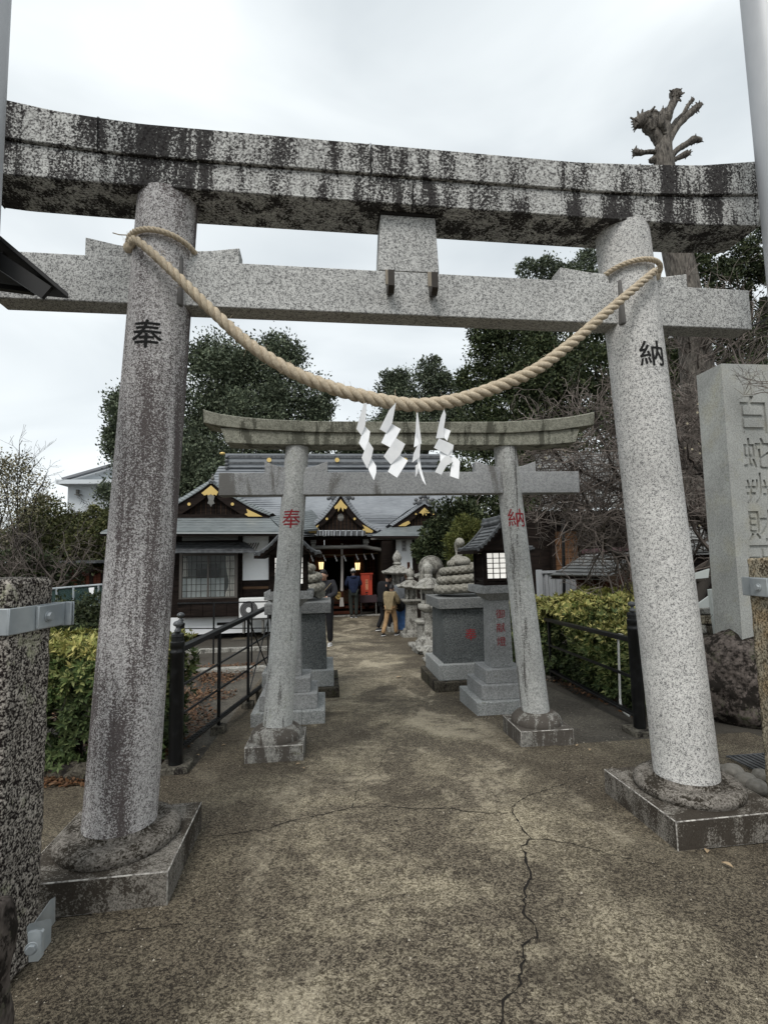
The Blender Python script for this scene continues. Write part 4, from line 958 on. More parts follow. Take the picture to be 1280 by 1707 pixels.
# low kerb stones in front of the left hedge
for i, (px, py) in enumerate([(100,1300),(140,1303),(90,1296),(60,1296)]):
    p = gp(px, py); boulder('kerb_stone', (p.x, p.y+.08, gz(p.y)+.03), (.15,.09,.07), i*3+2, G_DARKB, 4, .25, 1.3, ['mossy kerb stone below the left hedge, middle of the three beside the stone post', 'mossy kerb stone below the left hedge, touching the big left pillar', 'mossy kerb stone below the left hedge, half hidden by the stone post', 'mossy kerb stone fully behind the left stone post'][i], 'kerb stone', 'mossy kerb stones under the left hedge')
# ------------------------------------------------------------------ buildings
def pbox(t, name, m, x0, z0, x1, z1, y, th=.05, bevel=0, kind=None, parent=None):
    xm, zm = (x0+x1)/2, (z0+z1)/2
    a, c_ = at(x0, zm, y).x, at(x1, zm, y).x; hi, lo = at(xm, z0, y).z, at(xm, z1, y).z
    return MB().box(a, c_, y, y+th, lo, hi).build(name, m, parent or t, off=t.location, bevel=bevel, kind=kind)
def ppoly(t, name, m, pts, y, th=.04, parent=None):
    P = [at(px, py, y) for px, py in pts]
    return MB().prism([(p.x, p.z) for p in P], y, y+th).build(name, m, parent or t, off=t.location)
def courses(t, name, m, A, B, D, E_, n, th=.012, curve=0.0, sag=0.0, rib=None):
    # roofing courses between the top edge A-B and the bottom edge D-E, each one lapping the next; curve makes the slope concave
    b = MB()
    def pt(u, v):
        p = A.lerp(B, u).lerp(D.lerp(E_, u), v); p = p.copy(); p.z -= curve*math.sin(math.pi*v); return p
    for i in range(n):
        v0, v1 = i/n, (i+1)/n
        a, c_, d, e_ = pt(0, v0), pt(1, v0), pt(1, v1), pt(0, v1)
        nrm = (c_-a).cross(e_-a); nrm = nrm.normalized() if nrm.length > 0 else Vector((0,0,1)); nrm = nrm if nrm.z > 0 else -nrm
        q = b.verts([a, c_, d+nrm*th, e_+nrm*th, e_-nrm*.01, d-nrm*.01])
        b._f([(0,1,2,3), (3,2,5,4)], q)
    a, c_, d, e_ = pt(0, 0), pt(1, 0), pt(1, 1), pt(0, 1)
    b.pad([x - Vector((0,0,.06)) for x in (pt(0,0), pt(0,.5), pt(0,1), pt(1,1), pt(1,.5), pt(1,0))], (0,0,.02))
    return b.build(name, m, t, off=t.location)

# left house
yw = 14.4
h = thing('house', 'single storey house of black timber and white plaster left of the path', 'house', tuple(at(350, 1056, yw)))
pbox(h, 'foundation', WHITE, 178, 1029, 455, 1058, yw+.05, 5)
pbox(h, 'timber_wall', DWOOD, 178, 888, 455, 1029, yw+.10, 5)
pbox(h, 'plaster_panel', WHITE, 404, 893, 448, 967, yw+.085, .03)
pbox(h, 'plaster_panel', mat('grey_plaster', (.30,.30,.29), .9), 304, 892, 397, 901, yw+.085, .03)
pbox(h, 'post', DWOOD, 397.5, 888, 404, 1031, yw+.02, .12); pbox(h, 'post', DWOOD, 448, 888, 455, 1031, yw+.02, .12)
for i in range(6): pbox(h, 'wall_board', BWOOD if i == 2 else DWOOD, 404.5, 968+i*4.8, 447.5, 972.4+i*4.8, yw+.08-.004*(i % 2), .03)
pbox(h, 'vent', MORT_RECESS, 362, 1037.5, 386.5, 1042, yw+.04, .03)
# window bay
pbox(h, 'bay_panel', DWOOD, 297, 1003, 398, 1029, yw-.20, .3)
for i in range(5): pbox(h, 'wall_board', DWOOD, 299+i*20, 1007, 318+i*20, 1027, yw-.21-.003*(i % 2), .02)
pbox(h, 'window_sill', DWOOD, 295, 998, 400, 1004, yw-.26, .12)
GLASS = mat('window_glass', (.10,.12,.12), .03, 0, .8); GLASS.node_tree.nodes['Principled BSDF'].inputs['Alpha'].default_value = .16
CURT = mat('cream_curtain', (.85,.83,.77), .9); INNER = mat('room_dim_grey', (.20,.21,.20), .9); INNER2 = mat('room_pale_panel', (.62,.67,.66), .9)
ALU = mat('brown_sash', (.10,.09,.08), .5, .3); MUN = mat('dark_muntin', (.05,.048,.045), .5)
pbox(h, 'dim_room_sheet', INNER, 303, 926, 391, 996, yw+.095, .02)  # grey sheet on the wall, its colour stands for the dim room
wn = pbox(h, 'window', GLASS, 303, 926, 391, 996, yw-.13, .008)
for a_ in ((299,922,303.5,1000),(391,922,396,1000)): pbox(h, 'sash', ALU, *a_, yw-.17, .10, parent=wn)
for a_ in ((303.5,922,391,926),(303.5,995.5,391,1000)): pbox(h, 'sash', ALU, *a_, yw-.169, .098, parent=wn)
pbox(h, 'sash', ALU, 345.5, 926, 348.5, 995.5, yw-.16, .03, parent=wn)
for i in range(1, 11):
    if i == 5: continue
    x = 303.5+i*8; pbox(h, 'muntin', MUN, x-.55, 926, x+.55, 995.5, yw-.145, .012, parent=wn)
for z_ in (936, 949, 961, 974, 985): pbox(h, 'muntin', MUN, 303.5, z_-.5, 391, z_+.5, yw-.150, .012, parent=wn)
pbox(h, 'inner_screen', INNER2, 304, 964, 374, 995, yw+.03, .02); pbox(h, 'inner_lattice', MUN, 328, 940, 365, 963, yw+.04, .02)
b = MB()
rows = []
for j in range(9):
    v = j/8; z = lerp(927, 995, v); xl = [376, 376.5, 377, 378, 380, 382, 381, 377, 375][j]
    rows.append([at(xl + (391-xl)*i/10, z, yw-.02+.02*math.sin(i*2.4)) for i in range(11)])
b.grid(rows); b.build('curtain', CURT, h, off=h.location, smooth=60)
b = MB(); b.grid([[at(304+i*1.3, lerp(930, 962, j/4), yw-.0+.02*math.sin(i*2.2)) for i in range(8)] for j in range(5)]); b.build('curtain', CURT, h, off=h.location, smooth=60)
# canopy over the window
A, B = at(296, 903, yw+.05), at(408, 903, yw+.05); D, E_ = at(290, 918, yw-.75), at(427, 918, yw-.75)
courses(h, 'canopy', TILE, A, B, D, E_, 4)
b = MB()
for i in range(30):
    x = lerp(D.x, E_.x, (i+.5)/30); b.beam((x, yw-.72, D.z-.05), (x, yw+.04, A.z-.08), .022, .03)
b.build('canopy_rafter', GWOOD, h, off=h.location, kind='stuff'); MB().beam((D.x, yw-.745, D.z-.02), (E_.x, yw-.745, E_.z-.02), .02, .035).build('fascia', TILE, h, off=h.location)
# skirt roof
ye = yw-.85
courses(h, 'lower_roof', ROOF_G, at(214, 862, yw+.35), at(449, 862, yw+.35), at(169, 886.5, ye), at(474, 886.5, ye), 9, curve=.03)
MB().beam(at(168, 888.5, ye-.02), at(475, 888.5, ye-.02), .02, .03).build('gutter', mat('pale_gutter', (.42,.45,.45), .5), h, off=h.location)
MB().beam(at(168, 892, ye+.03), at(475, 892, ye+.03), .04, .06).build('fascia', DWOOD, h, off=h.location)
courses(h, 'lower_roof', ROOF_G, at(449, 862, yw+.35), at(520, 850, 20), at(474, 886.5, ye), at(545, 880, 20), 9)
def gable(t, yg, apex, outR, inR, xm, yb_, m_roof, lattice_z, discs, gold_apex, gold_ends, sc_=1.0, bandw=1.0, yback=21):
    # outR / inR: right-hand outer and inner edge of the verge, mirrored about the axis xm
    mir = lambda P: [(2*xm-x, y) for x, y in P]
    for P_o, P_i in ((outR, inR), (mir(outR), mir(inR))):
        b = MB(); rows = []
        for (xo, yo), (xi, yi) in zip(P_o, P_i): rows.append([at(xo, yo, yg), at(xi, yi, yg), at(xi, yi, yg+.10), at(xo, yo, yg+.10)])
        b.grid(rows, True); b.build('barge_board', DWOOD, t, off=t.location)
        b = MB(); rows = []; n = len(P_o)
        for i, (xo, yo) in enumerate(P_o):
            p0 = at(xo, yo, yg-.05); p1 = at(xo+(1.6 if xo > xm else -1.6 if xo < xm else 0)*bandw*(3.2 if 0 < i else .5), yo-4.2*bandw, yg+.45); p2 = p1 + Vector((0, yback-yg-.45, 0)); rows.append([p0, p0+Vector((0,0,.035)), p1, p2])
        # segments of the verge, each course a strip
        seg = []
        for i in range(n-1):
            k_ = 4
            for j in range(k_):
                ra = [rows[i][q].lerp(rows[i+1][q], j/k_) for q in range(4)]; rb = [rows[i][q].lerp(rows[i+1][q], (j+1)/k_) for q in range(4)]
                up = Vector((0,0,.014)); rb2 = [p+up for p in rb]
                q = b.verts(ra + rb2); b._f([(q_, q_+1, 5+q_, 4+q_) for q_ in range(3)], q)
        b.build('gable_roof', m_roof, t, off=t.location)
    P = [outR[0]] + inR[1:] ; tri = [inR[0]] + inR[1:] + mir(inR)[:0:-1]
    zb = lattice_z
    tri = [p for p in tri]
    ppoly(t, 'gable_wall', DWOOD, tri, yg+.14, .05)
    for i in range(1, 14):                                   # lattice over the gable wall
        f_ = i/14; x0, x1 = 2*xm-inR[-1][0], inR[-1][0]; x = lerp(x0, x1, f_)
        xa = abs(x-xm)+xm; ztop = interp([(p[0], p[1]) for p in inR], xa)
        if inR[-1][1]-ztop > 3: pbox(t, 'lattice_bar', BWOOD, x-.25, ztop+1, x+.25, inR[-1][1], yg+.125, .012)
    for x, z in discs:
        for s_ in (x, 2*xm-x):
            c_ = at(s_, z, yg); r = pxm(2.6*sc_, yg); MB().pad([c_+Vector((r*math.cos(a), -.012, r*math.sin(a))) for a in [2*math.pi*i/14 for i in range(14)]], (0,-.02,0)).build('gold_disc', GOLD, t, off=t.location)
    ppoly(t, 'gold_fitting', GOLD, gold_apex, yg-.035, .03)
    for g_ in gold_ends: ppoly(t, 'gold_fitting', GOLD, g_, yg-.035, .03)
gable(h, yw+.25, None, [(352,804),(366,815),(388,829),(410,842),(430,852),(450,860)], [(352,821),(362,830),(378,842),(392,851),(403,858),(410,861)], 352, 0, ROOF_G, 0,
      [(388,840.5)], [(352,809),(364,820),(361,826),(357,824),(355,829),(352,823),(348,829),(346,824),(341,826),(336,822)],
      [[(411,848),(419,852),(438,861),(414,861),(408,857),(413,855)], [(293,848),(285,852),(266,861),(290,861),(296,857),(291,855)]], 1.0, 1.0)
ppoly(h, 'gable_pendant', GWOOD, [(346,826),(352,824),(358,827),(356,835),(358,839),(354,841),(352,845),(350,841),(346,839),(348,834)], yw+.20, .04)
b = MB(); b.tube([at(352, 802, yw+.2), at(352, 802, yw+.2)+Vector((0, 6.4, 0))], .07, 8); b.build('ridge', ROOF, h, off=h.location, smooth=50)
b = MB(); q = at(355, 797.5, yw+.1); b.ball(q, .055, 10, 8); b.ball(q+Vector((0,0,.10)), .03, 8, 6); b.build('ridge_ornament', GWOOD, h, off=h.location, smooth=60)
MB().beam(at(214, 860.5, yw+.28), at(449, 860.5, yw+.28), .06, .10).build('gable_sill', DWOOD, h, off=h.location)

# air conditioner
ac = thing('air_conditioner', 'white outdoor air conditioner unit with round fan against the left house', 'air conditioner', tuple(at(422, 1031, 13.9)))
ACW = mat('white_enamel', (.70,.71,.70), .45); FAN = mat('fan_grille', (.07,.07,.07), .5)
pbox(ac, 'casing', ACW, 398.5, 997, 446, 1031, 13.8, .32, .012)
cc = at(415, 1016.5, 13.8); r = pxm(14, 13.8)
b = MB(); b.pad([cc+Vector((r*math.cos(a), -.004, r*math.sin(a))) for a in [2*math.pi*i/28 for i in range(28)]], (0,-.01,0)); fg = b.build('fan_grille', FAN, ac, off=ac.location)
for k_ in range(1, 5):
    r_ = r*k_/4.6; b = MB(); b.tube([cc+Vector((r_*math.cos(a), -.018, r_*math.sin(a))) for a in [2*math.pi*i/28 for i in range(29)]], .004, 4, False); b.build('grille_ring', mat('grey_ring', (.2,.2,.2), .5) if k_ == 1 else bpy.data.materials['grey_ring'], fg, off=ac.location)
r_ = pxm(4.2, 13.8); MB().pad([cc+Vector((r_*math.cos(a), -.02, r_*math.sin(a))) for a in [2*math.pi*i/16 for i in range(16)]], (0,-.01,0)).build('hub', ACW, fg, off=ac.location)
for x in (406, 438): pbox(ac, 'foot', GWOOD, x-1.5, 1031, x+1.5, 1056, 13.85, .25)
pbox(ac, 'bracket', GWOOD, 400, 1031, 444, 1034, 13.83, .28)

# main hall
ms = thing('shrine_hall', 'main shrine hall with blue-grey roof at the end of the path', 'shrine', tuple(at(568, 1030, 20.0)))
A, B = at(366, 777, 24.2), at(748, 779, 24.2); D, E_ = at(288, 874, 19.6), at(792, 873, 19.6)
courses(ms, 'main_roof', ROOF, A, B, D, E_, 26, th=.045, curve=.38)
for i, (za, zb, x0, x1) in enumerate([(756.5,759.5,376,744),(759.8,763.5,380,740),(764,770,381,739),(770.3,773,379,741),(773.3,779,381,739)]):
    pbox(ms, 'ridge_course', ROOF if i % 2 == 0 else TILE, x0, za, x1, zb, 23.9-.05*(i % 2), .45)
for x in (449, 562, 675):
    c_ = at(x, 767, 23.8); r = pxm(3.8, 23.8); MB().pad([c_+Vector((r*math.cos(a), -.02, r*math.sin(a))) for a in [2*math.pi*i/14 for i in range(14)]], (0,-.03,0)).build('gold_disc', GOLD, ms, off=ms.location)
for x in (371, 749): MB().ball(at(x, 756, 24.0), (.14,.1,.07), 10, 6).build('ridge_knob', GOLD, ms, off=ms.location, smooth=60)
for x in (379, 741):
    for z_ in (762, 768, 774, 780): MB().ball(at(x-1 if x < 500 else x+1, z_, 23.85), (.09,.08,.09), 8, 6).build('ridge_end_tile', TILE, ms, off=ms.location, smooth=60)
MB().beam(at(288, 877, 19.6), at(792, 876, 19.6), .05, .10).build('eave_fascia', RWOOD, ms, off=ms.location)
# walls behind the porch
yi = 20.6
pbox(ms, 'side_wall', DWOOD, 440, 878, 516, 1026, yi, .15)
lw = pbox(ms, 'lattice_wall', RWOOD, 516, 893, 541, 1026, yi+.02, .12); rw = pbox(ms, 'lattice_wall', RWOOD, 591, 893, 665, 1026, yi+.02, .12)
pbox(ms, 'lintel', RWOOD, 541, 893, 591, 929, yi+.02, .12); pbox(ms, 'side_wall', DWOOD, 665, 878, 790, 1026, yi+.3, .15)
for x in range(520, 541, 5): pbox(ms, 'lattice_bar', DWOOD, x-.5, 925, x+.5, 1010, yi-.005, .02, parent=lw)
for x in range(595, 664, 5): pbox(ms, 'lattice_bar', DWOOD, x-.5, 925, x+.5, 1010, yi-.005, .02, parent=rw)
for z_ in range(928, 1008, 6): pbox(ms, 'lattice_bar', BWOOD, 592, z_-.4, 664, z_+.4, yi-.012, .02, parent=rw); pbox(ms, 'lattice_bar', BWOOD, 517, z_-.4, 541, z_+.4, yi-.012, .02, parent=lw)
VD = mat('dim_interior', (.008,.006,.005), .9)  # near-black, puts the shade inside the doorway into the wall colour
b = MB(); a, c_ = at(541, 930, yi), at(591, 1012, yi); b.box(a.x-.3, c_.x+.3, yi+2.5, yi+2.6, c_.z-.2, a.z+.4); b.build('interior_back', VD, ms, off=ms.location)
MB().box(a.x-.31, a.x-.01, yi+.15, yi+2.5, c_.z-.2, a.z+.4).build('interior_side', VD, ms, off=ms.location); MB().box(c_.x+.01, c_.x+.31, yi+.15, yi+2.5, c_.z-.2, a.z+.4).build('interior_side', VD, ms, off=ms.location)
MB().box(a.x-.3, c_.x+.3, yi+.15, yi+2.5, a.z+.4, a.z+.5).build('interior_ceiling', VD, ms, off=ms.location)
# porch
yp = 18.5
for x in (522.5, 610): 
    pbox(ms, 'porch_post', DWOOD, x-3.2, 893, x+3.2, 1012, 20.2, .25, .01); pbox(ms, 'bracket_arm', DWOOD, x-3, 898, x+3, 908, yp+.3, 1.5); pbox(ms, 'post_capital', GWOOD, x-4.6, 891, x+4.6, 906, yp-.05, .25, .01); pbox(ms, 'gold_cap', GOLD, x-5.5, 886.5, x+5.5, 890.4, yp-.12, .2)
    pbox(ms, 'post_capital', GWOOD, x-3.6, 906.3, x+3.6, 912, yp-.03, .22, .01)
b = MB(); b.tube([at(505, 916, yp+.02), at(530, 912.5, yp+.02), at(568, 912, yp+.02), at(605, 911, yp+.02), at(640, 917.5, yp+.02)], .075, 8); b.build('tie_beam', GWOOD, ms, off=ms.location, smooth=60)
pbox(ms, 'eave_beam', DWOOD, 500, 894, 640, 899, yp-.1, .3)
pbox(ms, 'porch_ceiling', DWOOD, 500, 893.5, 665, 896, yp+.25, 2.1)
# small tiled eave under the gable
for i in range(17):
    x = 529+i*4.75; o = pbox(ms, 'eave_tile', TILE, x, 884.5, x+4.3, 893, yp-.35-.01*(i % 2), .30)
for i in range(9):
    x = 529+i*9.4; MB().tube([at(x+.6, 884.5, yp-.33), at(x, 893.5, yp-.42)], .035, 8).build('eave_rib', ROOF, ms, off=ms.location, smooth=60)
courses(ms, 'porch_roof', ROOF, at(500, 872, 19.6), at(524, 872, 19.6), at(490, 893, yp-.35), at(524, 891, yp-.3), 7)
courses(ms, 'porch_roof', ROOF, at(612, 872, 19.6), at(652, 874, 19.6), at(612, 891, yp-.3), at(645, 893, yp-.35), 7)
gable(ms, yp-.25, None, [(568,825),(575,836),(586,851),(598,865),(612,877),(630,887)], [(568,841),(573,848),(581,859),(590,869),(600,877),(612,884)], 568, 0, ROOF, 0,
      [(591,865)], [(568,832),(573,839),(579,845),(577,849),(573,847),(572,853),(568,845),(564,853),(563,847),(559,849),(557,845),(563,839)],
      [[(604,874.5),(613,879),(622,885),(620,888),(606,887),(604,882),(608,881)], [(532,874.5),(523,879),(514,885),(516,888),(530,887),(532,882),(528,881)]], .8, 1.0, 21.5)
MB().ball(at(568, 862.5, yp-.1), (.13,.05,.15), 10, 8).build('gable_carving', GWOOD, ms, off=ms.location, smooth=60)
b = MB(); b.tube([at(568, 822.5, yp-.2), at(568, 822.5, yp-.2)+Vector((0, 3.6, 0))], .075, 8)
b.build('ridge', ROOF, ms, off=ms.location, smooth=50)
def onigawara(t, px, py, y, s):
    b = MB(); c_ = at(px, py, y)
    for dx, dz, r in ((0,.0,.13),(-.16,-.03,.10),(.16,-.03,.10),(-.25,.05,.06),(.25,.05,.06),(0,.15,.08),(-.12,.12,.05),(.12,.12,.05),(-.30,-.06,.05),(.30,-.06,.05)): b.ball(c_+Vector((dx*s, 0, dz*s)), (r*s, .06, r*s), 8, 6)
    b.build('ridge_end_ornament', TILE, t, off=t.location, smooth=60)
onigawara(ms, 568, 827, yp+.1, 1.5)
# steps and kerb
for i, (z0, z1, y) in enumerate([(1003,1006.5,19.9),(1011,1014.5,19.5),(1020,1024,19.1)]):
    pbox(ms, 'step', RWOOD, 541+i*-1, z0, 598+i*1, z1, y, .34, .004); pbox(ms, 'riser', DWOOD, 541, z1, 598, z1+6.5, y+.12, .05)
pbox(ms, 'stone_kerb', G_OLD, 440, 1026.5, 700, 1030.5, 18.75, .28, .01)
pbox(ms, 'floor_edge', RWOOD, 505, 995, 541, 1000, 20.3, .25); pbox(ms, 'floor_edge', RWOOD, 598, 1010, 665, 1014, 20.3, .25)

# bell, rope, lanterns and streamers under the porch
t = thing('bell_rope', 'pale hanging bell rope with a square tassel block in front of the shrine doorway', 'bell rope', tuple(at(570, 906, 19.3)))
BR_ = mat('pale_rope', (.50,.47,.44), .9)
b = MB(); b.tube([at(570, 906, 19.3), at(570.4, 950, 19.3), at(570, 985, 19.3)], [.045,.055,.06], 10); b.build('rope', BR_, t, off=t.location, smooth=60)
pbox(t, 'grip', RWOOD, 568.5, 985, 571.8, 997, 19.25, .1); b = MB()
q0, q1 = at(569.5, 996, 19.28), at(569, 1011, 19.28); b.frus(q0.x, 19.28, q1.z, q0.z, .085, .05, .055, .04); b.build('tassel', BR_, t, off=t.location, bevel=.006)
t = thing('gold_crest_disc', 'round gold crest on the offering box beside the bell rope tassel', 'crest', tuple(at(564.5, 993, 19.35)))
c_ = at(564.5, 993, 19.35); b = MB(); b.tube([c_+Vector((.11*math.cos(a), 0, .12*math.sin(a))) for a in [2*math.pi*i/24 for i in range(25)]], .03, 6, False); b.build('rim', GOLD, t, off=t.location, smooth=60)
b = MB()
for i in range(4): a = math.pi*i/4; b.beam(c_+Vector((.10*math.cos(a), 0, .10*math.sin(a))), c_-Vector((.10*math.cos(a), 0, .10*math.sin(a))), .018, .02)
b.build('petals', GOLD, t, off=t.location)
t = thing('offering_box', 'dark wooden offering box in the shrine doorway behind the bell rope', 'offering box', tuple(at(568, 1003, 20.2)))
pbox(t, 'box', BWOOD, 552, 985, 590, 1003, 19.95, .5, .008)
for i in range(6): pbox(t, 'slat', RWOOD, 553+i*6.2, 982, 556+i*6.2, 984.6, 19.96, .45)
t = thing('suzu_bell', 'dark striped bell bundle hanging under the porch beam left of the rope', 'bell', tuple(at(565, 915, 19.3)))
b = MB(); 
for i in range(4): b.ball(at(565, 910.5+i*2.6, 19.35), (.10-.005*i,.09,.032), 12, 6)
b.build('bell', RWOOD, t, off=t.location, smooth=60)
LIT = mat('lit_paper', (.9,.7,.4), .8); _b = LIT.node_tree.nodes['Principled BSDF']; _b.inputs['Emission Color'].default_value = (1,.72,.34,1); _b.inputs['Emission Strength'].default_value = 1.1
for x, z_, lab in ((535.5, 943, 'lit hanging lantern left of the shrine doorway'), (596, 944, 'lit hanging lantern right of the shrine doorway above the red box')):
    t = thing('hanging_lantern', lab, 'lantern', tuple(at(x, z_, 20.3)), 'two lit lanterns beside the shrine doorway')
    c_ = at(x, z_, 20.3); b = MB(); b.frus(c_.x, c_.y, c_.z-.14, c_.z+.14, .075, .075, .10, .10); b.build('shade', LIT, t, off=c_)
    b = MB(); b.frus(c_.x, c_.y, c_.z+.141, c_.z+.24, .13, .13, .03, .03); b.build('cap', GOLD, t, off=c_)
    b = MB(); b.box(c_.x-.008, c_.x+.008, c_.y-.11, c_.y-.09, c_.z-.14, c_.z+.14); b.box(c_.x-.08, c_.x+.08, c_.y-.09, c_.y+.09, c_.z-.165, c_.z-.141); b.build('frame', DWOOD, t, off=c_)
t = thing('straw_rope', 'thin straw rope strung across the shrine porch holding small paper streamers', 'rope', tuple(at(568, 922, 19.2)))
MB().tube([at(512, 923, 19.2), at(545, 925, 19.2), at(568, 925.5, 19.2), at(600, 924, 19.2), at(630, 922, 19.2)], .022, 6).build('cord', mat('old_straw', (.16,.12,.07), .9), t, off=t.location, smooth=60)
nm_ = ['first', 'second', 'third', 'fourth', 'fifth', 'sixth', 'seventh']
for i, (x, z_) in enumerate([(519.5,925),(540,924.5),(559,925),(574,925),(594.5,923),(607.5,922.5),(620.5,922)]):
    c_ = at(x, z_, 19.15); t = thing('paper_streamer', 'tiny white paper streamer under the shrine porch, %s from the left' % nm_[i], 'paper streamer', tuple(c_), 'small white streamers under the shrine porch')
    for j in range(3):
        w = .045; x0 = .03*j-.02; MB().pad([(x0-w*.5,.004*(j%2),-.075*j), (x0+w*.6,.004*(j%2),-.075*j-.02), (x0+w*.8,.004*(j%2),-.075*j-.10), (x0-w*.3,.004*(j%2),-.075*j-.085)], (0,.003,0)).build('paper_fold', PAPER, t)
# red fortune box on its table
t = thing('fortune_slip_box', 'bright red upright fortune slip box on a dark table by the shrine steps', 'box', tuple(at(611, 992, 18.95)))
bx = pbox(t, 'cabinet', RED, 602, 957, 620.5, 992, 18.9, .3, .006); pbox(t, 'lid', RED, 601, 955.5, 622, 957.5, 18.88, .34)
pbox(t, 'label_panel', mat('pale_orange_panel', (.70,.30,.16), .6), 609.2, 966, 613.4, 983, 18.893, .005)
fz0 = at(611.3, 974.5, 18.888)
for i, ch in enumerate('おみくじ'):
    c_ = at(611.3, 968.4+i*4.1, 18.888); glyph('lettering', ch, pxm(3.4, 18.9), INK_BLACK, t, lambda a, d, c_=c_: Vector((c_.x+a, 18.888, c_.z+d))-t.location)
pbox(t, 'slot', MORT_RECESS, 609.3, 986.8, 613.3, 988.6, 18.892, .006); pbox(t, 'slot', MORT_RECESS, 610.2, 990, 612.4, 991, 18.892, .006); pbox(t, 'edge_mark', MORT_RECESS, 617, 958.5, 618.4, 967, 18.893, .005)
t = thing('side_table', 'low dark wooden table with slim legs under the red box', 'table', tuple(at(615, 1025, 18.95)))
TB = mat('dark_maroon_table', (.055,.035,.04), .5)
pbox(t, 'table_top', TB, 600.5, 992.3, 628.5, 1004.5, 18.8, .55, .008)
for x in (602, 627): pbox(t, 'leg', GWOOD, x-.7, 1004.6, x+.7, 1025.5, 18.82, .04); pbox(t, 'leg', GWOOD, x-.7, 1004.6, x+.7, 1025, 19.25, .04)

# side hall with its own small gable, right of the porch
yh = 17.6
s2 = thing('side_hall', 'small side hall with gold-fitted gable and white wall, right of the main porch', 'building', tuple(at(690, 1035, yh)))
courses(s2, 'lower_roof', ROOF_G, at(652, 878, yh+.1), at(770, 874, yh+.1), at(619, 893.5, yh-.7), at(800, 893.5, yh-.7), 8)
MB().beam(at(618, 895.5, yh-.72), at(800, 895.5, yh-.72), .04, .07).build('fascia', DWOOD, s2, off=s2.location)
MB().beam(at(618, 898.5, yh-.5), at(800, 898.5, yh-.5), .04, .05).build('eave_beam', GWOOD, s2, off=s2.location)
pbox(s2, 'white_wall', WHITE, 661, 898, 688, 1033, yh, .2); pbox(s2, 'timber_wall', DWOOD, 688, 898, 800, 1033, yh, .2); pbox(s2, 'corner_post', DWOOD, 655, 896, 661, 1033, yh-.05, .2)
pbox(s2, 'red_post', RWOOD, 680, 937, 684, 1033, yh-.03, .06); pbox(s2, 'timber_wall', BWOOD, 661, 950, 688, 1033, yh-.015, .05)
MB().box(at(640, 950, yh).x, at(800, 950, yh).x, yh+.3, yh+6, at(700, 1033, yh).z, at(700, 900, yh).z).build('building_body', DWOOD, s2, off=s2.location)
gable(s2, yh+.0, None, [(707.5,840),(700,845),(690,852),(678,861),(666,869),(653,878)][::1] and [(707.5,840),(715,845),(725,852),(737,861),(749,869),(762,878)], [(707.5,850),(713,854),(720,860),(728,867),(736,873),(744,879)], 707.5, 0, ROOF, 0,
      [(722,857)], [(707.5,846),(713,851),(716.5,855),(712,856),(710,860),(707.5,854),(705,860),(703,856),(698.5,855),(702,851)],
      [[(681,868),(672,872),(664,877),(676,877),(684,872)], [(734,868),(743,872),(751,877),(739,877),(731,872)]], .6, .8, 21)
onigawara(s2, 707, 836, yh+.2, 1.2)
b = MB(); b.tube([at(707.5, 838, yh), at(707.5, 838, yh)+Vector((0, 3.6, 0))], .06, 8); b.build('ridge', ROOF, s2, off=s2.location, smooth=50)
sg = pbox(s2, 'sign_board', mat('grey_sign', (.42,.42,.42), .7), 669.5, 900.5, 677.5, 919, yh-.03, .02)
for i, ch in enumerate('授与所'):
    c_ = at(673.3, 904+i*5.6, yh-.033); glyph('lettering', ch, pxm(4.6, yh), INK_BLACK, s2, lambda a, d, c_=c_: Vector((c_.x+a, yh-.034, c_.z+d))-s2.location)

# distant white building
yd = 42
t = thing('white_building', 'distant white building with low gabled roof beyond the trees on the left', 'building', tuple(at(150, 960, yd)))
FARW = mat('far_white_wall', (.62,.66,.69), .9); FARR = mat('far_grey_roof', (.22,.23,.25), .8)
pbox(t, 'wall', FARW, 111, 806, 290, 975, yd, 8); pbox(t, 'eave', FARW, 94, 799, 300, 806, yd-1, 9.5)
ppoly(t, 'gable_wall', FARW, [(110,799),(183,778),(200,773),(290,799)], yd-.2, 8)
for P0, P1 in (((106,799),(200,772)), ((200,772),(296,799))): MB().beam(at(*P0, yd-.6), at(*P1, yd-.6), .5, .18).build('roof_edge', FARR, t, off=t.location)
pbox(t, 'wall_lamp', GWOOD, 127, 816, 131, 823, yd-.3, .2); pbox(t, 'lamp_shelf', GWOOD, 124, 823.5, 134, 824.5, yd-.5, .4)
# dark shed and mesh fence on the left
t = thing('timber_shed', 'dark brown timber shed behind the mesh fence on the far left', 'shed', tuple(at(130, 1000, 17.5)))
for i in range(16): pbox(t, 'wall_board', RWOOD if i % 3 else DWOOD, 92+i*6.4, 938, 97.8+i*6.4, 1000, 17.5-.02*(i % 2), .06)
pbox(t, 'roof', TILE, 86, 934, 200, 939, 17.1, 2.5)
t = thing('mesh_fence', 'green mesh fence with grey top rail and a white notice on it, far left', 'fence', tuple(at(130, 1010, 13)))
MESHM = mat('green_mesh', (.035,.07,.065), .6); MESHM.node_tree.nodes['Principled BSDF'].inputs['Alpha'].default_value = .72
MB().pad([at(60, 984, 13), at(180, 974, 13.6), at(180, 1008, 13.6), at(60, 1020, 13)], (0,.004,0)).build('mesh', MESHM, t, off=t.location)
MB().tube([at(60, 983.5, 12.99), at(180, 973.5, 13.59)], .025, 6).build('top_rail', GALV, t, off=t.location, smooth=60); MB().tube([at(60, 1020, 12.99), at(180, 1008, 13.59)], .03, 6).build('bottom_rail', GALV, t, off=t.location, smooth=60)
for x, z0, z1 in ((95, 981, 1022), (123, 978, 1018), (165, 975, 1012)): MB().tube([at(x, z0, 13.15), at(x, z1, 13.15)], .025, 6).build('fence_post', GALV, t, off=t.location, smooth=60)
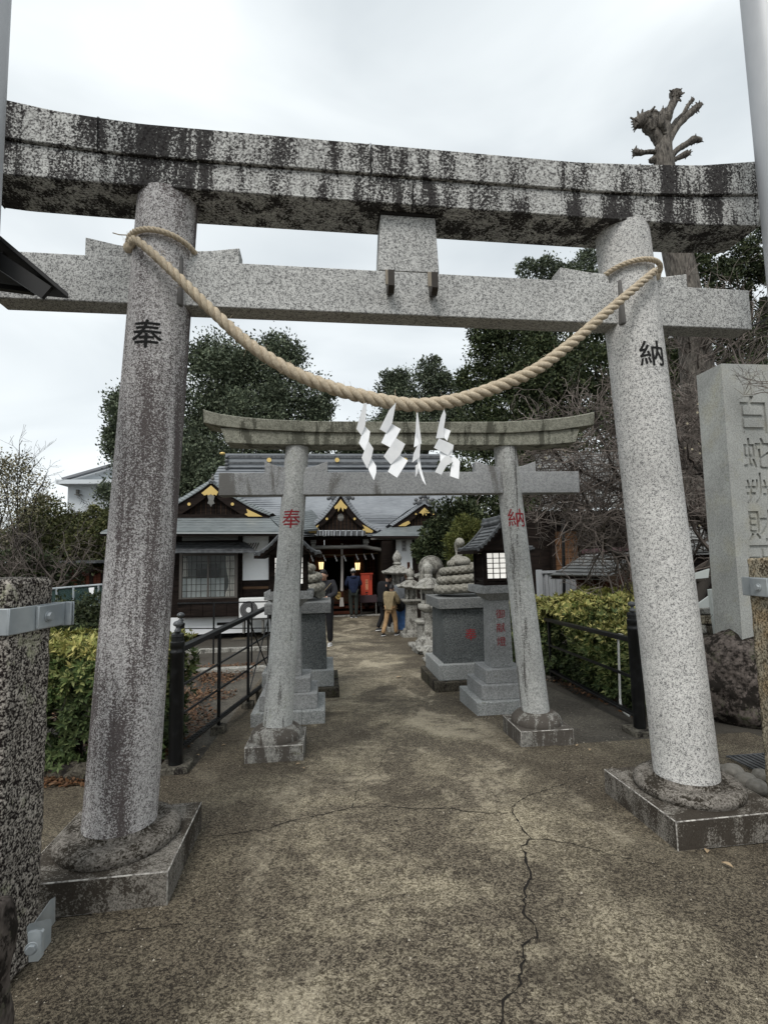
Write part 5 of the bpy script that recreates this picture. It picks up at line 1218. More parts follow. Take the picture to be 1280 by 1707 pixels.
MB().pad([at(148.5, 980, 13.2), at(157.5, 979, 13.2), at(157.5, 990, 13.2), at(149, 991, 13.2)], (0,.01,0)).build('notice', PAPER, t, off=t.location)

# right side: small shed, corrugated fence, cedar wall, grey roofs
t = thing('small_shed', 'small brown shed with pale grey shingled hip roof behind the right hedge', 'shed', tuple(at(990, 1010, 8.6)))
RT = lambda x, z_, y: at(x, z_, y)
courses(t, 'roof', ROOF_W, RT(974.5,924,9.3), RT(1030,922,9.3), RT(917,959.5,8.4), RT(1012,961,8.4), 7, th=.02)
courses(t, 'roof', ROOF_W, RT(1030,922,9.3), RT(1075,918,10.6), RT(1012,961,8.4), RT(1075,935,10.2), 6, th=.02)
MB().beam(RT(973,919,9.3), RT(1072,913,10.4), .10, .08).build('ridge_cap', PURPLEROOF, t, off=t.location)
MB().beam(RT(1012,967,8.38), RT(1050,947,9.4), .03, .10).build('fascia_board', BWOOD, t, off=t.location)
MB().beam(RT(919,962,8.42), RT(1011,963.5,8.42), .04, .05).build('eave_fascia', DWOOD, t, off=t.location)
b0, b1 = RT(964, 990, 8.6), RT(1022, 990, 8.6)
for i in range(6): pbox(t, 'wall_board', BWOOD if i % 2 else RWOOD, 964+i*10.5, 963, 974+i*10.5, 1040, 8.62-.008*(i % 2), .05)
pbox(t, 'side_wall', RWOOD, 1026, 955, 1075, 1040, 8.75, 1.2)
t = thing('corrugated_fence', 'white ribbed metal fence panel behind the right hedge, left of the shed', 'fence', tuple(at(930, 1000, 9.6)))
FW_ = mat('white_sheet_metal', (.50,.52,.54), .5, .2)
for i in range(11): pbox(t, 'panel', FW_, 903+i*6, 955, 908+i*6, 1010, 9.6-.03*(i % 2), .02)
pbox(t, 'top_cap', FW_, 902, 951, 970, 955, 9.55, .08); pbox(t, 'end_post', FW_, 897, 950, 904.5, 1010, 9.5, .09)
t = thing('dark_pole', 'slim black pole standing in front of the cedar wall on the right', 'pole', tuple(at(938, 1000, 9.3)))
MB().tube([at(938, 865, 9.3), at(940, 1010, 9.3)], .032, 8).build('shaft', BLACK, t, off=t.location, smooth=60)
t = thing('cedar_building', 'orange-brown cedar building with grey roof behind the bare plum branches on the right', 'building', tuple(at(980, 980, 12.6)))
for i in range(6): pbox(t, 'wall_board', OWOOD, 925, 886+i*11.5, 966, 896.6+i*11.5, 12.6-.012*(i % 2), .06)
pbox(t, 'corner_post', DWOOD, 920, 880, 925.5, 965, 12.5, .15); pbox(t, 'corner_post', DWOOD, 966, 880, 974, 965, 12.5, .15)
pbox(t, 'timber_wall', DWOOD, 880, 850, 1250, 1000, 12.75, .15)
courses(t, 'roof', ROOF_W, at(890, 758, 17.5), at(1240, 745, 17.5), at(905, 840, 12.0), at(1240, 838, 12.0), 16, th=.03)
MB().beam(at(903, 843, 11.98), at(1240, 841, 11.98), .05, .1).build('eave_fascia', GWOOD, t, off=t.location)
t = thing('lean_to_roof', 'low grey boarded lean-to roof seen between the right pillar and the inscribed slab', 'roof', tuple(at(1180, 920, 9)))
courses(t, 'roof', ROOF_W, at(1100, 880, 10.5), at(1260, 874, 10.5), at(1100, 922, 9.0), at(1260, 916, 9.0), 6, th=.03)
pbox(t, 'wall', DWOOD, 1100, 922, 1260, 1010, 9.2, .1)
t = thing('white_frame_stand', 'white painted post and panel frame between the right pillar and the inscribed slab', 'frame', tuple(at(1190, 1090, 5.9)))
WP = mat('white_paint_old', (.60,.63,.60), .6)
MB().beam(at(1185, 982, 5.6), at(1200, 1092, 5.6), .075, .05, up=(0,1,0)).build('post', WP, t, off=t.location, bevel=.004)
MB().beam(at(1190, 978, 5.65), at(1196, 1030, 5.65), .03, .05, up=(0,1,0)).build('post', WP, t, off=t.location, bevel=.004)
MB().pad([at(1150, 958, 6.2), at(1182, 948, 6.2), at(1180, 963, 6.2), at(1150, 966, 6.2)], (0,.02,0)).build('top_panel', WP, t, off=t.location)
MB().pad([at(1158, 1010, 5.9), at(1186, 990, 5.9), at(1186, 1012, 5.9), at(1160, 1014, 5.9)], (0,.02,0)).build('lower_panel', WP, t, off=t.location)
t = thing('stone_wall', 'low wall of rough stone blocks behind the white frame', 'wall', tuple(at(1180, 1090, 6.1)))
for i, (x0, x1, z0, z1, m_) in enumerate([(1150,1190,1013,1025,G_OLD),(1150,1200,1026,1041,G_POST_R),(1150,1178,1042,1057,G_OLD),(1179,1205,1043,1058,G_DARKB),(1150,1205,1058,1072,G_DARKB),(1150,1208,1073,1088,G_OLD)]):
    o = pbox(t, 'block', m_, x0, z0, x1, z1, 6.0, .3, .02)

# overhead cable at the right
t = thing('overhead_cable', 'thin black cable slanting past the end of the tie beam at the right edge', 'cable', tuple(at(1250, 545, 3.6)))
MB().tube([at(1218, 560, 3.8), at(1250, 545, 3.6), at(1300, 520, 3.3)], .006, 5).build('wire', BLACK, t, off=t.location, smooth=60)
# ------------------------------------------------------------------ foliage
def quads(name, P, D, S, Ln, Wd, m, parent=None, off=None, kind='stuff'):
    n = len(P)
    if off is not None: P = P - np.array(off)
    V = np.empty((n, 4, 3), np.float32)
    V[:, 0] = P; V[:, 1] = P + D*Ln[:, None]*.45 + S*Wd[:, None]*.5; V[:, 2] = P + D*Ln[:, None]; V[:, 3] = P + D*Ln[:, None]*.45 - S*Wd[:, None]*.5
    me = bpy.data.meshes.new(name); me.vertices.add(n*4); me.loops.add(n*4); me.polygons.add(n)
    me.vertices.foreach_set('co', V.ravel()); me.loops.foreach_set('vertex_index', np.arange(n*4, dtype=np.int32))
    me.polygons.foreach_set('loop_start', np.arange(0, n*4, 4, dtype=np.int32)); me.polygons.foreach_set('loop_total', np.full(n, 4, np.int32))
    me.update(calc_edges=True); me.materials.append(m)
    o = bpy.data.objects.new(name, me); C.objects.link(o); o.parent = parent
    if kind: o['kind'] = kind
    return o
def unit(a): return a/np.maximum(np.linalg.norm(a, axis=1, keepdims=True), 1e-9)
def crown(parent, name, lobes, n, leaf, m, off, clump=.16, inner=.15, up=.35, asp=.55, rng=RNG, gap=1.0):
    # lobes: (centre, radii); leaves gather in clumps near each lobe's surface
    ex = []
    for c_, r in lobes:
        ex.append((c_, tuple(q*.96 for q in r)))
        for _ in range(5):
            d = rng.normal(size=3); d /= np.linalg.norm(d); d[1] = -abs(d[1])*.7; f_ = rng.uniform(.28, .5); ex.append((Vector(c_)+Vector((d[0]*r[0], d[1]*r[1], d[2]*r[2]))*.84, tuple(q*f_ for q in r)))
    lobes = ex
    vol = np.array([r[0]*r[2] for c_, r in lobes]); vol = vol/vol.sum(); PP = []; NN = []
    for (c_, r), f_ in zip(lobes, vol):
        k_ = max(30, int(n*f_)); nc = max(9, int(20*gap*(1+r[0]**1.5*.6)))
        d = unit(rng.normal(size=(nc, 3))); rad = rng.uniform(.62, 1.08, nc)
        cc = d*rad[:, None]
        idx = rng.integers(0, nc, k_); p = cc[idx] + rng.normal(size=(k_, 3))*clump*rng.uniform(.5, 1.3, k_)[:, None]
        q = int(k_*inner); p[:q] = unit(rng.normal(size=(q, 3)))*rng.uniform(.1, .7, q)[:, None]
        PP.append(p*np.array(r) + np.array(c_)); NN.append(unit(p))
    P = np.concatenate(PP); Nn = np.concatenate(NN); n = len(P)
    D = unit(Nn*.6 + rng.normal(size=(n, 3))*.8 + np.array([0, 0, up])); S = unit(np.cross(D, unit(rng.normal(size=(n, 3)) + np.array([0, 0, .6]))))
    Ln = leaf*rng.uniform(.6, 1.3, n)
    return quads(name, P, D, S, Ln, Ln*asp, m, parent, off)
def lobe_px(px, py, y, rpx, ry=None, fz=1.0):
    r = pxm(rpx, y); return (at(px, py, y), (r, (ry or r), r*fz))
def trunk(parent, name, pts, rad, m=BARK_D, off=(0,0,0), n=9):
    MB().tube(pts, rad, n).build(name, m, parent, off=off, smooth=70)
def far_tree(lab, base, lobes, n, leaf, m, tw=.3, group='evergreen trees behind the shrine', name='evergreen_tree', **kw):
    b0 = at(base[0], base[1], base[2]); b0.z = -.62
    t = thing(name, lab, 'tree', tuple(b0), group)
    L_ = [lobe_px(*l) for l in lobes]; top = max(L_, key=lambda q: q[0].z)[0]
    trunk(t, 'trunk', catmull([b0, b0.lerp(top, .35)+Vector((.3*tw,0,0)), b0.lerp(top, .8)], 5), [tw*(1-.06*i) for i in range(11)], BARK_D, b0)
    for i, (c_, r) in enumerate(L_[:6]):
        s_ = b0.lerp(top, .35+.07*i); trunk(t, 'limb', [s_, s_.lerp(c_, .5)+Vector((0,0,.1*r[2])), c_], [tw*.4, tw*.28, tw*.1], BARK_D, b0, 6)
    crown(t, 'crown', L_, n, leaf, m, b0, **kw); return t
G_T = 'evergreen trees behind the shrine'
far_tree('big dark round-crowned tree behind the left house, hazy top against the sky', (400, 860, 38),
    [(395,640,38,72),(330,700,38,62),(455,625,37,58),(500,670,38,52),(430,720,36,70),(350,770,36,60),(525,720,38,34),(470,590,38,30),(360,600,38,42),(300,790,35,50),(540,668,38,24),(490,760,37,60),(395,830,34,60)], 105000, .23, LF_OAK, .5, clump=.17, inner=.3, gap=3.2)
far_tree('dark tree whose edge shows just left of the big left pillar', (225, 880, 36), [(225,690,36,42),(200,735,36,26),(240,760,36,50),(195,672,36,18),(215,830,35,40)], 30000, .21, LF_OAK, .4, clump=.18, inner=.3, gap=2.6)
far_tree('distant mid-height tree beyond the centre of the small gate', (690, 860, 45), [(690,665,45,46),(650,650,45,26),(735,650,45,34),(715,620,45,24),(680,720,45,60),(760,700,44,50),(620,740,44,50),(600,780,44,46),(660,628,45,14)], 60000, .25, LF_OAK, .4, clump=.17, inner=.25, gap=1.4)
far_tree('tall dense tree behind the right side of the small gate', (850, 880, 26), [(850,600,26,70),(900,520,26,46),(820,560,26,40),(880,660,25,80),(930,590,25,60),(800,640,26,44),(860,740,25,80),(800,720,26,50),(960,680,25,60)], 80000, .17, LF_DARK, .5, clump=.12, gap=2.4)
far_tree('thin-topped tree rising above the tie beam left of the right pillar', (920, 880, 30), [(915,455,30,26),(880,452,30,18),(950,462,30,28),(985,440,30,26),(940,500,30,50),(990,500,30,44)], 24000, .17, LF_OAK, .4, clump=.2, inner=.05, gap=1.4)
far_tree('dark tree filling the gap behind the right pillar of the large gate', (1060, 900, 21), [(1050,640,21,70),(1100,560,21,60),(1020,560,21,50),(1080,720,20,80),(990,620,21,50),(1010,760,20,70),(1140,660,20,60)], 52000, .15, LF_DARK, .45, clump=.13, gap=1.4)
far_tree('tall dark conifer at the right edge with sky gaps along its top', (1230, 900, 18), [(1250,440,18,54),(1200,480,18,44),(1265,540,18,60),(1190,570,18,50),(1230,640,18,60),(1170,520,18,34),(1280,380,18,30),(1160,440,18,30),(1180,700,18,60),(1255,720,18,60)], 62000, .12, LF_DARK, .4, clump=.13, inner=.1, gap=1.5)
far_tree('low dark tree between the side hall roof and the round bushes', (790, 900, 24), [(790,800,24,50),(830,830,24,50),(760,840,24,34),(880,820,23,60),(820,880,23,60),(900,880,22,60)], 26000, .15, LF_DARK, .3, clump=.14)
# garden trees near the side hall
t = thing('round_bush', 'dark clipped broadleaf tree beside the side hall roof', 'bush', tuple(at(745, 1000, 13.2)))
crown(t, 'crown', [lobe_px(*l) for l in [(750,870,13.2,38),(722,893,13,24),(780,862,13.2,26),(710,920,13,22),(745,915,13.1,34),(790,900,13.2,30)]], 16000, .10, LF_DARK, t.location, clump=.13, gap=2.5)
trunk(t, 'trunk', [at(745, 1010, 13.3), at(748, 890, 13.3)], [.09, .06], BARK_D, t.location)
t = thing('pine_bush', 'yellow-green clipped pine behind the right snake statue', 'bush', tuple(at(778, 1000, 10.8)))
crown(t, 'crown', [lobe_px(*l) for l in [(772,880,10.8,22),(790,884,10.8,16),(760,905,10.7,16),(785,915,10.8,26),(758,930,10.8,14),(800,935,10.8,16),(775,940,10.7,20)]], 16000, .09, LF_PINE, t.location, clump=.14, gap=2.5, asp=.16, up=.6)
trunk(t, 'trunk', [at(778, 1010, 10.8), at(778, 900, 10.8)], [.07, .04], BARK_D, t.location)
# left background trees
def twigs(b, p, d, r, L_, dep, rnd, droop=0.0, seg=4, curl=.35, minr=.002, cnt=None, sides=4):
    pts = [p]; rr = [r]; q = p.copy(); dd = d.copy()
    for i in range(seg):
        dd = (dd + Vector((rnd.gauss(0, curl), rnd.gauss(0, curl), rnd.gauss(0, curl)-droop))*.5).normalized(); q = q + dd*L_/seg; pts.append(q.copy()); rr.append(max(r*(1-.6*(i+1)/seg), minr))
    b.tube(pts, rr, sides, False)
    if dep <= 0: return
    k_ = rnd.randint(3, 5) if cnt is None else cnt
    for i in range(k_):
        j = rnd.randint(1, seg); side = Vector((rnd.gauss(0,1), rnd.gauss(0,1), rnd.gauss(0,1)+.25)).normalized()
        nd = (dd*.6 + side).normalized(); twigs(b, pts[j], nd, rr[j]*.62, L_*rnd.uniform(.45, .75), dep-1, rnd, droop, seg, curl, minr, cnt, 4 if dep > 2 else 3)
LF_PALE = leafmat('pale_sparse_leaves', [(.10,.10,.06), (.18,.165,.10), (.28,.25,.17)])
G_L = 'trees and shrubs beyond the mesh fence on the left'
def left_tree(lab, px, pyb, y, lobes, n, leaf, m, tops, name='garden_tree', minr=.006, **kw):
    b0 = at(px, pyb, y); b0.z = -.6; t = thing(name, lab, 'tree', tuple(b0), G_L); rnd = random.Random(px)
    b = MB()
    for tx, ty in tops:
        q = at(tx, ty, y); d = q-b0; mid = b0 + d*.5 + Vector((rnd.uniform(-.3,.3), rnd.uniform(-.3,.3), 0)); P_ = catmull([b0, mid, q], 4); b.tube(P_, [.055-.006*i for i in range(len(P_))], 6)
        for p in P_[3:]: twigs(b, p, (d.normalized()+Vector((rnd.gauss(0,.5), rnd.gauss(0,.5), .3))).normalized(),   .018, d.length*.16, 2, rnd, minr=minr)
    b.build('branches', BARK_D, t, off=b0, smooth=60)
    if n: crown(t, 'foliage', [lobe_px(*l) for l in lobes], n, leaf, m, b0, **kw)
left_tree('sparse-leaved tall tree at the left edge, bright sky showing through its twigs', 20, 960, 17, [(30,795,17,34),(10,820,17,34),(60,820,17,24),(20,870,17,44),(40,778,17,18),(5,775,17,20)], 4200, .085, LF_PALE, [(5,800),(30,775),(48,795),(62,820),(15,830)], clump=.3, inner=.3, minr=.004)
left_tree('rounded olive-green tree right of the sparse tall one on the far left', 85, 975, 19, [(85,858,19,30),(60,885,19,34),(115,884,19,26),(75,915,18.6,44),(120,905,18.6,34),(40,915,18.5,40),(100,935,18.4,36)], 34000, .10, LF_MID, [(85,850),(60,870),(110,870),(40,910)], clump=.17, gap=1.6)
left_tree('dark leafy tree beside the big left pillar with yellowish top', 155, 985, 18, [(160,868,18,20),(168,895,18,28),(138,902,18,24),(150,925,18,34),(175,935,18,30),(125,935,18,28)], 28000, .10, LF_MID, [(155,860),(145,890),(170,880)], clump=.16, gap=1.6)
t = thing('shrub', 'dark bare-twigged shrub mass under the far left trees', 'shrub', tuple(at(60, 990, 15)), G_L)
crown(t, 'foliage', [lobe_px(*l) for l in [(20,960,15,34),(70,955,15,36),(110,960,15,26),(40,985,14.6,30),(-20,960,15,40)]], 7000, .12, LF_DARK, t.location, clump=.2, gap=1.5)
b = MB(); rnd = random.Random(3)
for i in range(26): twigs(b, at(rnd.uniform(10, 110), rnd.uniform(975, 990), 14.5), Vector((rnd.gauss(0,.6), rnd.gauss(0,.3), 1)).normalized(), .022, 1.3, 2, rnd, minr=.005)
b.build('branches', TWIG, t, off=t.location)
t = thing('ground_shrub', 'dark low shrub bank between the mesh fence and the left hedge', 'shrub', tuple(at(130, 1040, 9)), G_L)
crown(t, 'foliage', [lobe_px(*l) for l in [(110,1050,9,40),(150,1040,9.5,44),(60,1050,9,44),(190,1045,10,40),(130,1025,10.5,20)]], 9000, .07, LF_DARK, t.location, clump=.2, gap=1.5)

# ------------------------------------------------------------------ pollarded tree
yt = 12.0
tb = at(1170, 1020, yt); tb.z = -.5
pt_ = thing('pollarded_tree', 'tall pollarded tree with stubby knobbed limbs rising above the lintel on the right', 'tree', tuple(tb))
tr = [tb, at(1172, 800, yt), at(1165, 700, yt), at(1158, 580, yt), at(1132, 440, yt), at(1112, 330, yt), at(1105, 262, yt), at(1108, 232, yt)]
P_ = catmull(tr, 8); m_ = len(P_)
b = MB(); rows = []; nseg = 22
for i, p in enumerate(P_):
    r = interp([(0,.52),(.3,.44),(.5,.37),(.62,.33),(.75,.27),(.88,.24),(1.01,.17)], i/(m_-1)); 
    rows.append([p + Vector((math.cos(a), math.sin(a), 0))*r*(1+.14*noise.noise(Vector((math.cos(a)*2.5, math.sin(a)*2.5, i*.12)))+.05*math.sin(a*9+i*.3)) for a in [2*math.pi*k_/nseg for k_ in range(nseg)]])
k_ = b.grid(rows, True); b._f([tuple(range((m_-1)*nseg, m_*nseg))], k_); b.build('trunk', BARK, pt_, off=tb, smooth=80)
def knob_limb(pts, rads, seed):
    rnd = random.Random(seed); b = MB(); PP = catmull([at(x, z_, yt+dy) for x, z_, dy in pts], 5); n_ = len(PP)
    rr = [pxm(interp([(i/(len(rads)-1), r) for i, r in enumerate(rads)], j/(n_-1)), yt)*(1+rnd.uniform(-.12,.12)) for j in range(n_)]
    b.tube(PP, rr, 9)
    for j in range(n_):                                        # knobs and cut stubs towards the end
        f_ = j/(n_-1)
        if f_ < .45: continue
        for q in range(4):
            d = Vector((rnd.gauss(0,1), rnd.gauss(0,1), rnd.gauss(0,1)+.2)).normalized(); c_ = PP[j] + d*rr[j]*.6; s_ = rr[j]*rnd.uniform(.35,.6)
            b.ball(c_, s_, 6, 4)
            if f_ > .7: b.tube([c_, c_+d*s_*2.0], [s_*.45, s_*.2], 4)
    b.build('limb', BARK, pt_, off=tb, smooth=60)
knob_limb([(1108,262,0),(1098,235,0),(1085,215,0),(1073,200,0),(1060,208,0)], [9,9,12,14,8], 1)
knob_limb([(1098,240,0),(1088,212,.2),(1090,194,.2)], [8,11,12], 3)
knob_limb([(1104,232,0),(1108,210,.1),(1114,188,0),(1122,170,0),(1125,156,0)], [11,10,8,8,11], 5)
knob_limb([(1104,225,0),(1102,205,-.2),(1104,186,-.2)], [8,7,6], 7)
knob_limb([(1112,225,0),(1124,204,.3),(1138,190,.3),(1146,176,.3),(1154,166,.3)], [5,4.5,4,4,4], 9)
knob_limb([(1112,240,0),(1128,212,0),(1142,196,0),(1155,184,0),(1167,174,0)], [6,5.5,6.5,7,5], 11)
knob_limb([(1114,265,0),(1128,250,0),(1144,240,0),(1156,233,0),(1167,234,0)], [5,6,6,7.5,4], 13)
knob_limb([(1116,270,0),(1128,264,0),(1142,257,0),(1147,256,0)], [4,4.5,6,5], 15)
knob_limb([(1098,254,0),(1082,253,0),(1068,255,0),(1057,254,0)], [4.5,4,5,6.5], 17)
knob_limb([(1094,268,0),(1088,266,0),(1084,269,0)], [4,6,5], 19)
b = MB(); rnd = random.Random(21)
for i in range(60):
    p = P_[rnd.randint(8, 26)]; a = rnd.uniform(2.4, 5.4); d = Vector((math.cos(a)*rnd.choice((-1,1)), -abs(math.sin(a)), .5)).normalized(); p = p + Vector((d.x, d.y, 0))*.35
    twigs(b, p, d, .022, rnd.uniform(.8, 1.7), 2, rnd, droop=-.1, minr=.006)
b.build('shoots', TWIG, pt_, off=tb, kind='stuff')

# ------------------------------------------------------------------ bare plum tree
yq = 6.9
pb = at(1155, 1020, yq); pb.z = gz(yq)-.1
pl = thing('plum_tree', 'bare plum tree with dark mossy trunk and dense tangled twigs on the right', 'tree', tuple(pb))
limbs = [([(1145,1060,0),(1160,1005,0),(1178,960,0),(1194,925,0),(1198,880,.2)], [18,17,15,13,11]),
         ([(1172,975,0),(1130,958,.2),(1080,945,.3),(1045,933,.3),(1012,912,.3),(990,880,.4),(960,862,.5)], [12,10,9,8,6.5,5,3.5]),
         ([(1010,912,.3),(1002,880,.2),(985,850,.1),(950,835,.2),(900,842,.4)], [6,5.5,4.5,3.5,2.5]),
         ([(1197,900,.2),(1165,860,.3),(1110,830,.4),(1050,822,.5),(1000,800,.6),(950,770,.6)], [10,8,7,6,4.5,3]),
         ([(1198,880,.2),(1180,820,.4),(1150,760,.5),(1120,720,.6),(1080,705,.6),(1030,712,.6)], [10,8,7,5,4,3]),
         ([(1060,822,.5),(1020,780,.3),(1000,730,.3),(985,705,.4)], [5,4.5,3.5,2.5]),
         ([(1190,850,.3),(1215,780,.8),(1205,720,.9),(1180,670,.9)], [7,6,4.5,3]),
         ([(1080,945,.3),(1060,900,.6),(1075,850,.8),(1100,800,.9)], [6,5,4,3]),
         ([(985,850,.1),(960,800,.1),(925,760,.2),(905,735,.3)], [4,3.5,3,2])]
rnd = random.Random(5); bT = MB(); nlim = 0
for pts, rads in limbs:
    PP = catmull([at(x, z_, yq+dy) + Vector((rnd.gauss(0,.02), rnd.gauss(0,.05), rnd.gauss(0,.02))) for x, z_, dy in pts], 6); n_ = len(PP)
    rr = [pxm(interp([(i/(len(rads)-1), r) for i, r in enumerate(rads)], j/(n_-1)), yq)*.62 for j in range(n_)]
    MB().tube(PP, rr, 9).build('trunk' if nlim == 0 else 'limb', BARK_D, pl, off=pb, smooth=70); nlim += 1
    for j in range(3 if nlim > 1 else 14, n_, 1):
        if PP[j].z < at(1000, 897, yq).z and rnd.random() < .8: continue
        for q in range(3 if j % 2 else 2):
            d = Vector((rnd.gauss(-.25,.8), rnd.gauss(0,.7), rnd.gauss(.15,.7))).normalized()
            twigs(bT, PP[j], d, max(rr[j]*.5, .011), rnd.uniform(.5, .95), 2, rnd, droop=.02, curl=.6, minr=.0042, cnt=3)
bT.build('twigs', TWIG, pl, off=pb, kind='stuff')
b = MB()
for i in range(46):
    x, z_ = rnd.choice([(882,765),(905,760),(940,752),(1165,690),(1160,745),(900,790),(1175,860),(1010,740)]); q = at(x+rnd.gauss(0,14), z_+rnd.gauss(0,10), yq-.1+rnd.uniform(0,.8))
    for a in range(5): an = a*1.2566; b.ball(q+Vector((.011*math.cos(an), 0, .011*math.sin(an))), (.008,.005,.008), 5, 3)
b.build('blossoms', mat('cream_blossom', (.62,.56,.40), .8), pl, off=pb, kind='stuff')
# twig in front of the slab
b = MB()
t = thing('bare_branch', 'thin bare branch sticking up beside and across the top of the inscribed slab', 'branch', tuple(at(1255, 640, 4.2)))
for i in range(5): twigs(b, at(1290, 640+i*3, 4.1), Vector((-1, .0, .35-.1*i)).normalized(), .006, .28, 2, rnd, minr=.0015, cnt=3)
for i in range(3): twigs(b, at(1232+i*9, 612, 4.9), Vector((rnd.gauss(0,.4), 0, 1)).normalized(), .012, .30, 2, rnd, minr=.002, cnt=3)
b.build('twigs', TWIG, t, off=t.location, kind='stuff')

# ------------------------------------------------------------------ hedges
def hedge(name, lab, surf, n, leaf, top_f, group=None, rng=RNG, loc=(0,0,0)):
    # surf(rng, n) gives points and outward directions on the hedge's skin; every point carries a whorl of leaves
    t = thing(name, lab, 'hedge', loc); P, Nn = surf(rng, int(n*1.25)); k_ = 7
    hole = np.array([noise.noise(Vector(p)*5.2)+.5*noise.noise(Vector(p)*11) for p in P]); P, Nn = P[hole < .33], Nn[hole < .33]; n = len(P)
    A = np.repeat(P, k_, 0); M_ = np.repeat(Nn, k_, 0); n2 = len(A)
    ref = unit(np.cross(M_, np.array([.3, .2, 1.0]) + 0*M_)); w = np.cross(M_, ref); an = np.tile(np.arange(k_)*2*np.pi/k_, n) + np.repeat(rng.uniform(0, 6.28, n), k_)
    D = unit(ref*np.cos(an)[:, None] + w*np.sin(an)[:, None] + M_*rng.uniform(.25, 1.0, n2)[:, None]); S = unit(np.cross(D, M_))
    Ln = leaf*rng.uniform(.6, 1.15, n2)*np.repeat(rng.uniform(.6, 1.35, n), k_); top = np.repeat(top_f(P, rng), k_)
    for cls, nm, m in ((2, 'new_leaves', LF_HTOP), (1, 'foliage', LF_HEDGE), (0, 'lower_leaves', LF_HLOW)):
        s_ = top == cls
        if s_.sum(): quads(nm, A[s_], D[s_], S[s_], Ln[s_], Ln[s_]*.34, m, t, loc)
    return t
def box_surf(x0, x1, y0, y1, ztop, faces, depth=.22, wob=.07):
    def f(rng, n):
        P = []; Nn = []
        for nm, w in faces:
            k_ = int(n*w)
            x = rng.uniform(x0, x1, k_); y = rng.uniform(y0, y1, k_); g = np.array([gz(v) for v in y])
            zt = np.array([ztop(a, b_) for a, b_ in zip(x, y)]); z = g + (zt-g)*rng.uniform(.02, 1, k_)
            nn = np.zeros((k_, 3)); dpt = rng.uniform(0, 1, k_)**1.8*depth
            if nm == 'top': z = zt - dpt; nn[:, 2] = 1
            if nm == 'front': y = y0 + dpt; nn[:, 1] = -1; nn[:, 2] = .45
            if nm == 'left': x = x0 + dpt; nn[:, 0] = -1; nn[:, 2] = .45
            if nm == 'right': x = x1 - dpt; nn[:, 0] = 1; nn[:, 2] = .45
            if nm != 'top':
                g = np.array([gz(v) for v in y]); zt = np.array([ztop(a, b_) for a, b_ in zip(x, y)]); z = g + (zt-g)*rng.uniform(.04, 1, k_)
            p = np.stack([x, y, z], 1)
            wv = np.array([noise.noise(Vector(q)*1.7)+.5*noise.noise(Vector(q)*4.5) for q in p]); p = p + unit(nn)*wv[:, None]*wob*3
            if nm != 'top': p[:, 2] = np.minimum(p[:, 2], zt+.02)
            P.append(p); Nn.append(unit(nn + rng.normal(size=nn.shape)*.45))
        P = np.concatenate(P); Nn = np.concatenate(Nn)
        if x0 > 0: ok = P[:, 0] < 3.42 + (P[:, 1]-4.75)*.66; P, Nn = P[ok], Nn[ok]
        idx = rng.choice(len(P), n, replace=len(P) < n); return P[idx], Nn[idx]
    return f
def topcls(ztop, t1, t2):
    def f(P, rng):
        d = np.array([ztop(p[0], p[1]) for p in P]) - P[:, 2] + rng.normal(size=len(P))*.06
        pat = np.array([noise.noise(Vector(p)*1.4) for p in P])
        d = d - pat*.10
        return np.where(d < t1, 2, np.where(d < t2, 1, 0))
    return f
zr_ = lambda x, y: (at(955, 1010, 5.6).z-.12) + .06*math.sin(x*2.3+y) + .05*math.sin(y*3.1) - .02*(y-5.6) - (.0 if x > 3.3 else (3.3-x)*.5)
XH0 = lambda: 3.12
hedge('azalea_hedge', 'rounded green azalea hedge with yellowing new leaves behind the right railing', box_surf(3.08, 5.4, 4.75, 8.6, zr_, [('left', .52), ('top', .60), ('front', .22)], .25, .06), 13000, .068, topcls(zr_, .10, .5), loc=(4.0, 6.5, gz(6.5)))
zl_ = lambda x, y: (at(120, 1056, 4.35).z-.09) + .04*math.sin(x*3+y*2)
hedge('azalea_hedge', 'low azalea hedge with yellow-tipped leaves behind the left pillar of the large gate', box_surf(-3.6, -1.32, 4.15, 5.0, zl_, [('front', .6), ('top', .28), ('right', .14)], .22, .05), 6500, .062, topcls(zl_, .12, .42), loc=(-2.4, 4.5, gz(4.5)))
# hedge stems
for hx0, hx1, hy, nm_t in ((-3.5, -1.4, 4.4, 'azalea_hedge.001'), (3.3, 5.2, 5.4, 'azalea_hedge')):
    par = bpy.data.objects[nm_t]; b = MB(); rnd = random.Random(8)
    for i in range(26):
        x = rnd.uniform(hx0, hx1); y = hy + rnd.uniform(-.1, 2.2 if hx0 > 0 else .4); twigs(b, Vector((x, y, gz(y)-.03)), Vector((rnd.gauss(0,.3), rnd.gauss(0,.3), 1)).normalized(), .014, .6, 2, rnd, minr=.003)
    b.build('stems', BARK_D, par, off=par.location, kind='stuff')
# leaf litter
def litter(name, x0, x1, y0, y1, n, m, size=.05, dens=None):
    rng = RNG; x = rng.uniform(x0, x1, n); y = rng.uniform(y0, y1, n)
    keep = np.array([noise.noise(Vector((a*1.3, b_*1.3, 3)))+.25 > rng.uniform(-.2, .4) for a, b_ in zip(x, y)]); x, y = x[keep], y[keep]; n = len(x)
    P = np.stack([x, y, np.array([gz(v) for v in y]) + rng.uniform(.004, .03, n)], 1)
    D = unit(np.stack([rng.normal(size=n), rng.normal(size=n), rng.normal(size=n)*.3], 1)); S = unit(np.cross(D, np.array([0,0,1.0])+rng.normal(size=(n,3))*.3))
    Ln = size*rng.uniform(.6, 1.3, n); return quads(name, P, D, S, Ln, Ln*.55, m)
o = litter('leaf_litter', -3.6, -1.20, 4.3, 9.5, 15000, LF_FALL); tag(o, 'brown leaf litter on the soil behind the left railing', 'leaf litter')
